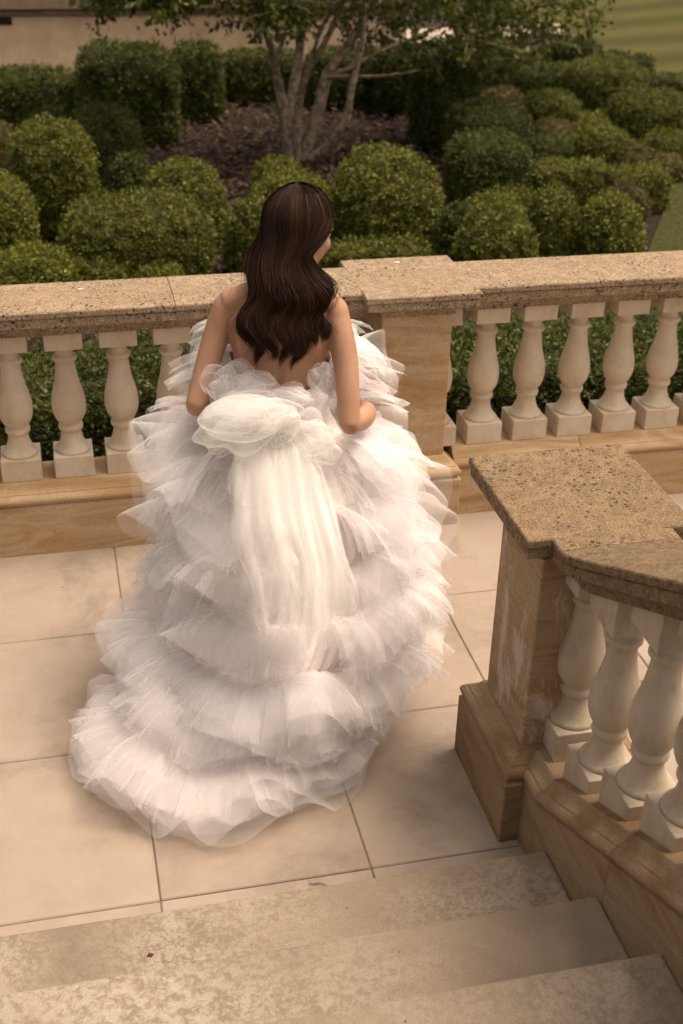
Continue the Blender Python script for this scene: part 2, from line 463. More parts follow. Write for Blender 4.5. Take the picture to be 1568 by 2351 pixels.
def baluster(x, y, root):
    o = add('baluster', SH, None, (x, y, ZB + HB)); under(o, root)
    o.rotation_euler = (0, 0, random.uniform(0, 6))
    for nm, me, z in (('base_block', BLK, ZB), ('top_block', ABA, ZA)):
        b = add(nm, me, None, (x, y, z)); b.parent = o; b.matrix_parent_inverse = o.matrix_basis.inverted()
for i in range(-4, 6): baluster(0.6754 + WB / 2 + 0.208 * i, YC, bal)
for i in range(-1, 10): baluster(2.413 + WB / 2 + 0.208 * i, YC, bal)
# plinth stones
def wall_prof(e=0.0):
    half = 0.081
    p = [(-half - 0.059 + e, 0.0)] + [(-(half - 0.001 + o) + e, ZB + z) for o, z in MOULD] + [(-half + 0.0 + e, ZB)]
    return p + [(-a, z) for a, z in reversed(p)]
def stone_run(name, prof_f, cuts, y, root, mat, gap=0.0015, z=0):
    for a, b in zip(cuts[:-1], cuts[1:]):
        me = sweep(name, prof_f(random.uniform(-0.0008, 0.0008)), [((x_, y, z), (0, 1, 0), (0, 0, 1)) for x_ in (a + gap, b - gap)], mat)
        under(add(name, me), root)
PLIN = lambda e: wall_prof(0)
stone_run('plinth_stone', PLIN, [-0.6, 0.28, 1.15, 1.94], YC, bal, MT['sand'])
stone_run('plinth_stone', PLIN, [2.343, 2.93, 3.66, 4.5], YC, bal, MT['sand'])
RAILP = [(-0.100, ZR0), (-0.100, .949), (-0.106, .957), (-0.118, .968), (-0.135, .977), (-0.152, .982), (-0.160, .986), (-0.160, 1.016), (-0.157, 1.0205),
         (-0.1655, 1.023), (-0.1675, 1.026), (-0.1675, 1.044), (-0.164, 1.0485), (-0.10, 1.0525), (0, 1.054)]
RAILP = RAILP + [(-a, z) for a, z in reversed(RAILP[:-1])]
stone_run('coping_stone', lambda e: [(a, z + e) for a, z in RAILP], [-0.6, -0.28, 0.448, 1.181, 1.930], YC, bal, MT['coping'])
stone_run('coping_stone', lambda e: [(a, z + e) for a, z in RAILP], [2.354, 3.096, 3.83, 4.5], YC, bal, MT['coping'])
for a, b in ((-0.59, 1.93), (2.36, 4.49)):        # mortar seen in the coping joints
    under(box('joint_mortar', (a, YC - 0.154, 0.990), (b, YC + 0.154, 1.046), MT['mortar'], None, 0.0), bal)
def pier(x0, x1, y0, y1, root, mats, ztop=1.055, cap_ext=None):
    sh = add('pier', square_loft('pier', x0, x1, y0, y1, [(0, 0.30), (0, ztop - 0.11)], mats[0], 0.004)); under(sh, root)
    ba = square_loft('pier_base', x0, x1, y0, y1, [(0.066, 0.0), (0.066, ZB - 0.092)] + [(o, ZB + z) for o, z in MOULD] + [(-0.004, ZB + 0.001)], mats[1], 0.004)
    ba = add('pier_base', ba); ba.parent = sh
    t = ztop
    cp = square_loft('pier_cap', x0, x1, y0, y1,
                     [(-0.004, t - .112), (0.012, t - .112), (0.012, t - .100), (0.016, t - .090), (0.026, t - .078), (0.040, t - .070), (0.048, t - .067),
                      (0.048, t - .062), (0.081, t - .060), (0.083, t - .057), (0.083, t - .030), (0.080, t - .0265), (0.087, t - .025), (0.0895, t - .022), (0.0895, t - .004), (0.086, t)], mats[2], 0.004)
    cp = add('pier_cap', cp); cp.parent = sh
    return sh
pier(1.996, 2.286, -0.070, 0.232, bal, (MT['sand'], MT['sand'], MT['coping']))
for (px, py) in ((185, 664), (912, 602)):        # white flecks on the coping
    p = at_z(px, py, 1.0555)
    a = [(p[0] + 0.011 * math.cos(t) * (1 + .3 * math.sin(3 * t)), p[1] + 0.007 * math.sin(t), 1.0565) for t in np.linspace(0, 6.28, 9)[:-1]]
    a += [(p[0], p[1], 1.0585)]
    under(add('fleck', np_mesh('fleck', a, [(i, (i + 1) % 8, 8) for i in range(8)], mat_plain('white_fleck', (0.8, 0.78, 0.75), .9))), bal)

# ---- stair balustrade
XC = 2.1045
sb = tag(empty('stair_balustrade', (XC, -2.0, 0)), 'sloping stone stair balustrade rising from a broad lichen-capped newel pier', 'balustrade')
def zline(Y): return 0.3065 + 0.487 * max(0.0, -2.078 - Y)          # foot line of the blocks
nw = pier(1.958, 2.251, -1.926, -1.616, sb, (MT['newel'], MT['sand2'], MT['coping2']), 1.067)
# stringer stones: die + mould swept up the slope
def stringer_prof():
    h = XC - 1.952
    p = [(-h, None)] + [(-(h - 0.060 + o), z) for o, z in MOULD] + [(-(h - 0.062), 0.0)]
    return p + [(-a, z) for a, z in reversed(p)]
def stringer(Ys):
    prof = stringer_prof(); V, F = [], []; n = len(prof)
    for Y in Ys:
        for a, z in prof:
            V.append((XC + a, Y, (zline(Y) + z) if z is not None else max(-0.02, zline(Y) - 0.75)))
    for k in range(len(Ys) - 1):
        for i in range(n):
            j = (i + 1) % n; F.append((k * n + i, k * n + j, (k + 1) * n + j, (k + 1) * n + i))
    F.append(tuple(range(n - 1, -1, -1))); F.append(tuple((len(Ys) - 1) * n + i for i in range(n)))
    me = np_mesh('stringer_stone', V, F, MT['sand2'])
    bm = bmesh.new(); bm.from_mesh(me); bmesh.ops.recalc_face_normals(bm, faces=bm.faces); bm.to_mesh(me); bm.free()
    under(add('stringer_stone', me), sb)
for a, b in ((-1.95, -2.09), (-2.09, -2.535), (-2.535, -3.20), (-3.20, -3.9)):
    stringer([a] + ([-2.066, -2.078] if a > -2 else []) + [b + 0.002])
# handrail: level stub off the cap, then the ramp
def rail_z(Y):
    s = max(0.0, -2.075 - Y)
    return 0.487 * s - 0.009 * (1 - math.exp(-s / 0.03))
RP2 = [(a, z - 1.049 + 1.064) for a, z in RAILP]
def rail_piece(name, Ys, mat):
    me = sweep(name, RP2, [((XC, Y, rail_z(Y)), (1, 0, 0), (0, 0, 1)) for Y in Ys], mat)
    under(add(name, me), sb)
rail_piece('handrail_stone', [-2.000, -2.072], MT['coping2'])
rail_piece('handrail_stone', [-2.074, -2.085, -2.10, -2.12, -2.15, -2.2, -2.28, -2.655], MT['rail'])
rail_piece('handrail_stone', [-2.659, -3.4], MT['rail'])
rail_piece('handrail_stone', [-3.403, -3.9], MT['rail'])
def prism(name, x0, x1, ya, yb, zb_f, zt_f, mat, bev=0.0025):
    bm = bmesh.new(); vs_ = []
    for Y in (ya, yb):
        for X in (x0, x1):
            for f in (zb_f, zt_f): vs_.append(bm.verts.new((X, Y, f(Y))))
    a = vs_
    for q in ((0, 1, 3, 2), (4, 6, 7, 5), (0, 4, 5, 1), (2, 3, 7, 6), (0, 2, 6, 4), (1, 5, 7, 3)):
        bm.faces.new([a[i] for i in q])
    bmesh.ops.recalc_face_normals(bm, faces=bm.faces)
    bmesh.ops.bevel(bm, geom=list(bm.edges), offset=bev, segments=2, affect='EDGES', profile=0.5)
    me = bpy.data.meshes.new(name); bm.to_mesh(me); bm.free(); me.materials.append(mat); return me
SH2 = shaft_mesh(0.462, 'cast2')
def stair_baluster(Y, ztop, flat=False):
    o = add('baluster', SH2, None, (XC, Y, ztop)); under(o, sb)
    ya, yb = Y + WB / 2, Y - WB / 2
    for nm, me in (('base_block', prism('base_block', XC - WB / 2, XC + WB / 2, ya, yb, lambda y: zline(y) - 0.001, lambda y: ztop, MT['cast2'])),
                   ('top_block', prism('top_block', XC - WB / 2 + .004, XC + WB / 2 - .004, ya - .004, yb + .004, lambda y: ztop + 0.462, lambda y: ZR0 + 0.019 + rail_z(y), MT['cast2']))):
        b = add(nm, me); b.parent = o; b.matrix_parent_inverse = o.matrix_basis.inverted()
stair_baluster(-1.936, 0.404)
for k in range(7): stair_baluster(-2.1565 - 0.2185 * k, 0.428 + 0.1064 * k)

# ================================================================== THE BRIDE
PX, PY, TH = 1.40, -1.08, R(-15)                  # feet on the terrace, turned a little to the right
ct, st = math.cos(TH), math.sin(TH)
def W3(p):                                        # body space (x right, y forward, z up) -> world
    p = np.atleast_2d(np.asarray(p, float))
    q = np.stack([PX + p[:, 0] * ct - p[:, 1] * st, PY + p[:, 0] * st + p[:, 1] * ct, p[:, 2]], 1)
    return q
bride = tag(empty('person', (PX, PY, 0)), 'woman seen from behind in a tiered white tulle gown, long brown wavy hair, looking right', 'person')

def mat_skin():
    m = M('skin'); v = m.coord()
    n = m.noise(v, 9, 4, 0.6); f = m.noise(v, 90, 3, 0.6)
    c = m.ramp(n, [(0.3, (0.40, 0.20, 0.118)), (0.7, (0.50, 0.275, 0.17))])
    c = m.mix(m.ramp(f, [(0.62, 0.0), (0.75, 0.25)]), c, (0.42, 0.17, 0.10))
    m.b.inputs['Subsurface Weight'].default_value = 0.18
    m.b.inputs['Subsurface Radius'].default_value = (0.012, 0.005, 0.003)
    m.b.inputs['Subsurface Scale'].default_value = 0.6
    return m.done(c, 0.48, m.bump(m.noise(v, 260, 2), 0.05, 0.001), 0.4)
MT['skin'] = mat_skin()

BV, BF = [], []                                   # raw pieces that one remesh fuses into a single skin
def ring_tube(rings, cap=True, seg=20):
    """rings: list of (centre, axis_u*ru, axis_v*rv)"""
    base = len(BV)
    for c, u, v in rings:
        for i in range(seg):
            a = 2 * math.pi * i / seg
            BV.append(tuple(np.array(c) + np.array(u) * math.cos(a) + np.array(v) * math.sin(a)))
    for k in range(len(rings) - 1):
        for i in range(seg):
            j = (i + 1) % seg
            BF.append((base + k * seg + i, base + k * seg + j, base + (k + 1) * seg + j, base + (k + 1) * seg + i))
    BF.append(tuple(base + i for i in range(seg - 1, -1, -1)))
    n = base + (len(rings) - 1) * seg
    BF.append(tuple(n + i for i in range(seg)))
def limb(pts, rad, seg=14, flat=1.0, sub=5):
    P = [np.array(p, float) for p in pts]
    out = []
    # catmull-rom resample
    Q = [2 * P[0] - P[1]] + P + [2 * P[-1] - P[-2]]
    RR = [rad[0]] + list(rad) + [rad[-1]]
    path, rr = [], []
    for k in range(1, len(Q) - 2):
        for s in range(sub):
            t = s / sub
            f = lambda a, b, c_, d: 0.5 * ((2 * b) + (-a + c_) * t + (2 * a - 5 * b + 4 * c_ - d) * t * t + (-a + 3 * b - 3 * c_ + d) * t ** 3)
            path.append(f(Q[k - 1], Q[k], Q[k + 1], Q[k + 2])); rr.append(f(RR[k - 1], RR[k], RR[k + 1], RR[k + 2]))
    path.append(P[-1]); rr.append(rad[-1])
    T = [(path[min(i + 1, len(path) - 1)] - path[max(i - 1, 0)]) for i in range(len(path))]
    ref = np.array((0.31, 0.2, 0.93)) if abs(T[0][2]) < 0.8 * np.linalg.norm(T[0]) else np.array((1.0, 0.1, 0))
    rings = []
    for i, (p, r_) in enumerate(zip(path, rr)):
        t = T[i] / np.linalg.norm(T[i]); u = np.cross(ref, t); u /= np.linalg.norm(u); v = np.cross(t, u)
        if i == 0: rings.append((p - t * r_ * 0.55, u * r_ * 0.55, v * r_ * 0.55 * flat))
        rings.append((p, u * r_, v * r_ * flat))
        if i == len(path) - 1: rings.append((p + t * r_ * 0.55, u * r_ * 0.55, v * r_ * 0.55 * flat))
    ring_tube(rings, True, seg)
def blob(c, r_, seg=16, rings_=10, axes=None):
    A = np.eye(3) if axes is None else np.array(axes)
    rg = []
    for k in range(rings_ + 1):
        a = math.pi * (0.03 + 0.94 * k / rings_)
        rg.append((np.array(c) - A[2] * r_[2] * math.cos(a), A[0] * r_[0] * math.sin(a), A[1] * r_[1] * math.sin(a)))
    ring_tube(rg, True, seg)
# torso (z, half width, half depth, y offset, x offset)
ts = [(0.76, .165, .125, 0, 0), (0.86, .178, .128, -.005, 0), (0.95, .165, .112, -.004, 0), (1.03, .138, .096, .0, 0), (1.08, .128, .090, .002, 0), (1.14, .128, .090, .0, 0),
      (1.20, .138, .096, -.004, 0), (1.26, .149, .102, -.008, 0), (1.31, .155, .102, -.010, 0), (1.35, .157, .094, -.012, 0), (1.385, .150, .080, -.014, .004), (1.41, .128, .066, -.014, .008),
      (1.432, .098, .056, -.012, .013), (1.455, .070, .052, -.008, .018)]
ring_tube([((xo, yo, z), (a, 0, 0), (0, b, 0)) for z, a, b, yo, xo in ts], True, 40)
limb([(.02, -.012, 1.40), (.032, -.004, 1.48), (.048, .012, 1.56), (.055, .022, 1.62)], [.062, .051, .049, .052], 18)
for s in (-1, 1):                                 # collar / trapezius, shoulder caps, shoulder blades
    limb([(.03, -.012, 1.475), (s * .085 + .01, -.012, 1.435), (s * .155, -.008, 1.398)], [.036, .036, .040], 14)
    blob((s * .163, -.004, 1.372), (.043, .046, .052))
    blob((s * .082, -.078, 1.305), (.048, .026, .070))
    blob((s * .07, .085, 1.24), (.068, .055, .062))
# arms
limb([(-.163, -.004, 1.378), (-.198, -.035, 1.28), (-.230, -.084, 1.17), (-.247, -.122, 1.108)], [.043, .0400, .0355, .032], 16)
limb([(-.247, -.122, 1.108), (-.240, -.04, 1.075), (-.205, .06, 1.042), (-.165, .125, 1.03)], [.032, .035, .030, .0235], 16)
limb([(.163, -.004, 1.372), (.196, -.052, 1.26), (.212, -.106, 1.145), (.217, -.142, 1.072)], [.043, .0400, .0355, .032], 16)
limb([(.217, -.142, 1.072), (.254, -.075, 1.062), (.270, .005, 1.050), (.258, .068, 1.040)], [.032, .0345, .029, .0225], 16)
def hand(wrist, fwd, side, s):
    """wrist point, unit forward, unit towards the thumb; five separate curled fingers"""
    wv_, f, t = np.array(wrist), np.array(fwd), np.array(side)
    f = f / np.linalg.norm(f); t = t - f * (t @ f); t /= np.linalg.norm(t); d = np.cross(f, t) * s
    limb([wv_ - f * .01, wv_ + f * .03, wv_ + f * .075], [.024, .033, .034], 12, 0.5, 3)
    for k, (o, L, r_) in enumerate(((.027, .074, .0085), (.009, .082, .009), (-.009, .077, .0085), (-.026, .060, .0075))):
        b = wv_ + f * .078 + t * o
        limb([b - f * .012, b + f * L * .40, b + f * L * .62 + d * L * .30, b + f * L * .45 + d * L * .62], [r_ * 1.05, r_, r_ * .95, r_ * .8], 8, 1.0, 3)
    b = wv_ + f * .022 + t * .026
    limb([b - t * .01, b + f * .022 + t * .022, b + f * .050 + t * .020 + d * .012, b + f * .068 + t * .006 + d * .022], [.012, .0115, .010, .008], 8, 1.0, 3)
hand((-.160, .132, 1.03), (.62, .75, -.05), (-.1, .1, 1), 1)
hand((.257, .076, 1.038), (-.35, .72, -.5), (-.3, .1, 1), -1)
# legs under the gown
for s in (-1, 1):
    limb([(s * .085, 0, .86), (s * .09, .008, .62), (s * .088, .0, .47), (s * .088, -.02, .33), (s * .086, -.03, .10)], [.092, .076, .053, .054, .035], 16)
    limb([(s * .086, -.04, .045), (s * .09, .03, .045), (s * .095, .13, .025)], [.035, .036, .024], 12, 1.0, 4)
# head: turned right and down
HC = np.array((.062, .040, 1.612))
hy, hp = R(-44), R(-17)                           # yaw to her right, pitch down (body space)
fx = np.array((math.cos(hy), math.sin(hy), 0)); fy = np.array((-math.sin(hy) * math.cos(hp), math.cos(hy) * math.cos(hp), math.sin(hp))); fz = np.cross(fx, fy)
def HL(p): return HC + fx * p[0] + fy * p[1] + fz * p[2]
AX = (fx, fy, fz)
blob(HL((0, -.008, .028)), (.074, .092, .088), 24, 16, AX)
blob(HL((0, .032, -.035)), (.060, .060, .070), 20, 14, AX)       # face and jaw
blob(HL((0, .060, -.088)), (.028, .026, .022), 12, 8, AX)        # chin
for s in (-1, 1):
    blob(HL((s * .036, .058, -.028)), (.026, .024, .026), 12, 8, AX)     # cheek
    blob(HL((s * .034, .066, .020)), (.026, .014, .010), 12, 8, AX)      # brow
    blob(HL((s * .074, -.004, -.012)), (.008, .020, .031), 12, 8, AX)    # ear
    limb([HL((s * .040, .020, -.080)), HL((s * .054, -.01, -.058)), HL((s * .060, -.022, -.02))], [.020, .019, .018], 10)
limb([HL((0, .086, .016)), HL((0, .098, -.008)), HL((0, .110, -.027))], [.010, .011, .0135], 10)
for s in (-1, 1): blob(HL((s * .010, .098, -.030)), (.009, .009, .008), 10, 6, AX)
blob(HL((0, .089, -.056)), (.022, .012, .0065), 12, 6, AX); blob(HL((0, .087, -.068)), (.019, .012, .0075), 12, 6, AX)
raw = bpy.data.meshes.new('raw'); raw.from_pydata(W3(BV).tolist(), [], BF); raw.update()
tmp = bpy.data.objects.new('raw', raw); COL.objects.link(tmp)
rm = tmp.modifiers.new('r', 'REMESH'); rm.mode = 'VOXEL'; rm.voxel_size = 0.0052; rm.use_smooth_shade = True
sm = tmp.modifiers.new('s', 'SMOOTH'); sm.factor = 0.5; sm.iterations = 9
dg = bpy.context.evaluated_depsgraph_get()
body_me = bpy.data.meshes.new_from_object(tmp.evaluated_get(dg))
bpy.data.objects.remove(tmp)
nV = len(body_me.vertices); co = np.empty(nV * 3, np.float32); body_me.vertices.foreach_get('co', co); co = co.reshape(-1, 3)
# spine furrow and the hollow between the shoulder blades, in body space
lx = (co[:, 0] - PX) * ct + (co[:, 1] - PY) * st; ly = -(co[:, 0] - PX) * st + (co[:, 1] - PY) * ct
back = (ly < -0.04) * smoothstep(0.98, 1.06, co[:, 2]) * (1 - smoothstep(1.38, 1.43, co[:, 2]))
dy = back * (0.0085 * np.exp(-((lx - .002) / .016) ** 2) - 0.003 * np.exp(-((np.abs(lx) - .045) / .025) ** 2) * (1 - smoothstep(1.15, 1.25, co[:, 2])))
co[:, 0] += -st * dy; co[:, 1] += ct * dy
body_me.vertices.foreach_set('co', co.ravel()); body_me.update()
body_me.materials.clear(); body_me.materials.append(MT['skin']); body_me.name = 'body'
body_me.polygons.foreach_set('use_smooth', np.ones(len(body_me.polygons), bool))
under(add('body', body_me), bride)
eyem = mat_plain('eye_white', (0.8, 0.78, 0.75), 0.2, 10, 0.05, 0.5)
for s in (-1, 1):
    p = W3([HL((s * .033, .067, .003))])[0]
    me = lathe_mesh('eye', [(0.0125 * math.sin(a), -0.0125 * math.cos(a)) for a in np.linspace(0.05, 3.09, 9)], eyem, 14)
    under(add('eye', me, None, tuple(p)), bride)

# ---- hair: a soft mass below and several thousand strands above it
rng = np.random.default_rng(11)
rows = np.array([  # z, left x, right x in world metres, centre y, depth behind
    (1.747, 1.457, 1.463, -1.045, .003), (1.742, 1.430, 1.490, -1.045, .030), (1.724, 1.395, 1.530, -1.045, .065), (1.694, 1.365, 1.553, -1.045, .095), (1.66, 1.352, 1.562, -1.045, .112), (1.62, 1.346, 1.562, -1.045, .118),
    (1.58, 1.335, 1.532, -1.05, .118), (1.55, 1.318, 1.505, -1.06, .112), (1.515, 1.299, 1.512, -1.085, .104), (1.48, 1.286, 1.532, -1.115, .090), (1.44, 1.266, 1.534, -1.135, .085),
    (1.40, 1.250, 1.530, -1.14, .085), (1.36, 1.242, 1.520, -1.145, .078), (1.32, 1.252, 1.503, -1.155, .066), (1.28, 1.270, 1.488, -1.160, .056), (1.22, 1.29, 1.47, -1.165, .050)])
rz = rows[::-1, 0]
def row(z): return [np.interp(z, rz, rows[::-1, k]) for k in range(1, 5)]
AMAX_Z = np.array((1.30, 1.50, 1.54, 1.565, 1.585, 1.605, 1.63, 1.66, 1.74)); AMAX_V = np.radians((78, 60, 42, 36, 48, 84, 112, 165, 175))
AMIN_Z = np.array((1.30, 1.44, 1.50, 1.58, 1.66, 1.74)); AMIN_V = np.radians((-80, -88, -105, -125, -165, -175))
def hair_point(a0, z, dep):
    """a0 in -1..1 (left .. right round the back), z height, dep 0..1 outward"""
    xl, xr, yc, dp = row(z)
    amx = np.interp(z, AMAX_Z, AMAX_V); amn = np.interp(z, AMIN_Z, AMIN_V)
    a = np.where(a0 > 0, a0 * amx, -a0 * amn)
    # below the ear the sheet is spread evenly over the back instead of round the skull
    kz = 1 - smoothstep(1.48, 1.58, z)
    a = a * (1 - kz) + kz * (a0 * R(80))
    hw = (xr - xl) / 2; xc = (xl + xr) / 2
    k = 0.86 + 0.14 * dep
    x = xc + hw * k * np.sin(a); y = yc - dp * k * np.cos(a) * np.where(np.cos(a) > 0, 1.0, 0.85)
    return x, y
def build_hair(n, npt=25):
    NL = 27
    lock_a = np.sort(rng.uniform(-1, 1, NL)); lock_end = rng.uniform(1.25, 1.36, NL) + 0.06 * (np.abs(lock_a) > .8) + 0.03 * rng.random(NL) + 0.045 * (lock_a < -.5)
    lock_ph = np.cumsum(rng.normal(0, 0.42, NL)); lock_amp = rng.uniform(.010, .020, NL)
    lock_dep = rng.random(NL)
    a0 = rng.uniform(-1, 1, n); li = np.abs(a0[:, None] - lock_a[None]).argmin(1)
    dep = np.clip(rng.beta(2.2, 1.2, n), 0, 1)
    end = lock_end[li] + rng.normal(0, .012, n) + rng.exponential(.006, n)
    z0 = 1.746 - rng.uniform(0, .006, n)
    t = np.linspace(0, 1, npt)[None]
    Z = z0[:, None] + (end - z0)[:, None] * (t ** 1.0)
    drop = smoothstep(1.50, 1.30, Z)
    clump = 0.22 * smoothstep(1.60, 1.45, Z) + 0.74 * smoothstep(1.43, 1.29, Z)
    A = a0[:, None] * (1 - clump) + lock_a[li][:, None] * clump
    D = dep[:, None] * (1 - .5 * clump) + lock_dep[li][:, None] * .5 * clump
    X, Y = hair_point(A, Z, D)
    wv_ = smoothstep(1.58, 1.42, Z)
    ph = 2 * math.pi * Z / 0.142 + lock_ph[li][:, None] + rng.normal(0, .34, n)[:, None]
    amp = lock_amp[li][:, None] * wv_ * (1 + .35 * drop)
    X = X + amp * np.sin(ph); Y = Y + 0.75 * amp * np.cos(ph) - 0.004 * wv_
    Y = Y - smoothstep(1.42, 1.28, Z) * 0.020 * D
    X = X + rng.normal(0, .0035, n)[:, None] * smoothstep(.5, 1, t)
    fly = (rng.random(n) < .045)[:, None] * smoothstep(.25, .9, t)
    X = X + fly * rng.normal(0, .02, n)[:, None]; Y = Y - fly * rng.uniform(0, .015, n)[:, None]
    P = np.stack([X, Y, np.broadcast_to(Z, X.shape)], -1)
    return P, li, a0
def ribbons(P, wid, rng):
    n, k, _ = P.shape
    T = np.gradient(P, axis=1); T /= np.linalg.norm(T, axis=-1, keepdims=True) + 1e-9
    out = P - np.array((1.45, -1.05, 0))[None, None]; out[..., 2] = 0
    out /= np.linalg.norm(out, axis=-1, keepdims=True) + 1e-9
    S = np.cross(T, out); S /= np.linalg.norm(S, axis=-1, keepdims=True) + 1e-9
    N = np.cross(S, T); an = rng.uniform(-.9, .9, n)[:, None, None]
    S = S * np.cos(an) + N * np.sin(an)
    tt = np.linspace(0, 1, k)[None, :, None]
    wd = wid[:, None, None] * (1 - 0.75 * np.clip((tt - .72) / .28, 0, 1) ** 1.5)
    V = np.stack([P - S * wd / 2, P + S * wd / 2], 2).reshape(-1, 3)
    b = (np.arange(n) * k * 2)[:, None] + np.arange(k - 1)[None] * 2
    b = b.ravel(); F = np.stack([b, b + 1, b + 3, b + 2], 1)
    return V, F
hm = M('brown_hair')
ha = hm.n.new('ShaderNodeAttribute'); ha.attribute_name = 'tint'
hc = hm.ramp(ha.outputs['Fac'], [(0.0, (0.008, 0.0034, 0.0018)), (0.55, (0.031, 0.0135, 0.0066)), (0.9, (0.068, 0.030, 0.014)), (1.0, (0.13, 0.06, 0.028))])
hm.b.inputs['Anisotropic'].default_value = 0.6
MT['hair'] = hm.done(hc, 0.52, None, 0.13)
hair = empty('hair', (1.45, -1.05, 1.6)); under(hair, bride)
P, li, a0 = build_hair(11500)
Vh, Fh = ribbons(P, rng.uniform(.0008, .0017, len(P)), rng)
tint = np.clip(rng.normal(.45, .18, len(P)) + .10 * np.sin(li * 2.4), 0, 1)
st_me = np_mesh('strands', Vh, Fh, MT['hair'], True, np.repeat(tint, 24))
o = add('strands', st_me); o.parent = hair; o.matrix_parent_inverse = hair.matrix_basis.inverted()
# mass under the strands
zz = np.linspace(1.743, 1.40, 44); aa = np.linspace(-1, 1, 60)
Zg, Ag = np.meshgrid(zz, aa, indexing='ij'); Xg, Yg = hair_point(Ag, Zg, np.full_like(Zg, -0.15))
ph = 2 * math.pi * Zg / .118 + 3 * np.sin(Ag * 4)
Xg = Xg + .004 * smoothstep(1.6, 1.45, Zg) * np.sin(ph)
Vm = np.stack([Xg, Yg, Zg], -1).reshape(-1, 3); i = (np.arange(43)[:, None] * 60 + np.arange(59)[None]).ravel()
mass = add('hair_mass', np_mesh('hair_mass', Vm, np.stack([i, i + 1, i + 61, i + 60], 1), MT['hair'], True, np.full(43 * 59, .3)))
mass.parent = hair; mass.matrix_parent_inverse = hair.matrix_basis.inverted()

# ---- the gown
dress = empty('dress', (PX, PY, 0)); under(dress, bride)
def part(name, me):
    o = add(name, me); o.parent = dress; o.matrix_parent_inverse = Matrix.Translation((PX, PY, 0)).inverted(); return o
def noise1(u, rng, per, n=4):
    """smooth periodic-free 1-D noise, about `per` cycles per unit"""
    r_ = np.zeros_like(u)
    for k in range(n):
        r_ = r_ + np.sin(2 * math.pi * u * per * rng.uniform(.5, 1.6) + rng.uniform(0, 6.28)) / n
    return r_ * 1.5
def tri(x): return 2 / math.pi * np.arcsin(np.sin(x) * 0.985)
def grid_faces(nu, nv, off=0):
    i = (np.arange(nu - 1)[:, None] * nv + np.arange(nv - 1)[None]).ravel() + off
    return np.stack([i, i + nv, i + nv + 1, i + 1], 1)
def resample(P, n):
    d = np.concatenate([[0], np.cumsum(np.linalg.norm(np.diff(P, axis=0), axis=1))])
    u = np.linspace(0, d[-1], n)
    return np.stack([np.interp(u, d, P[:, k]) for k in range(3)], 1), u
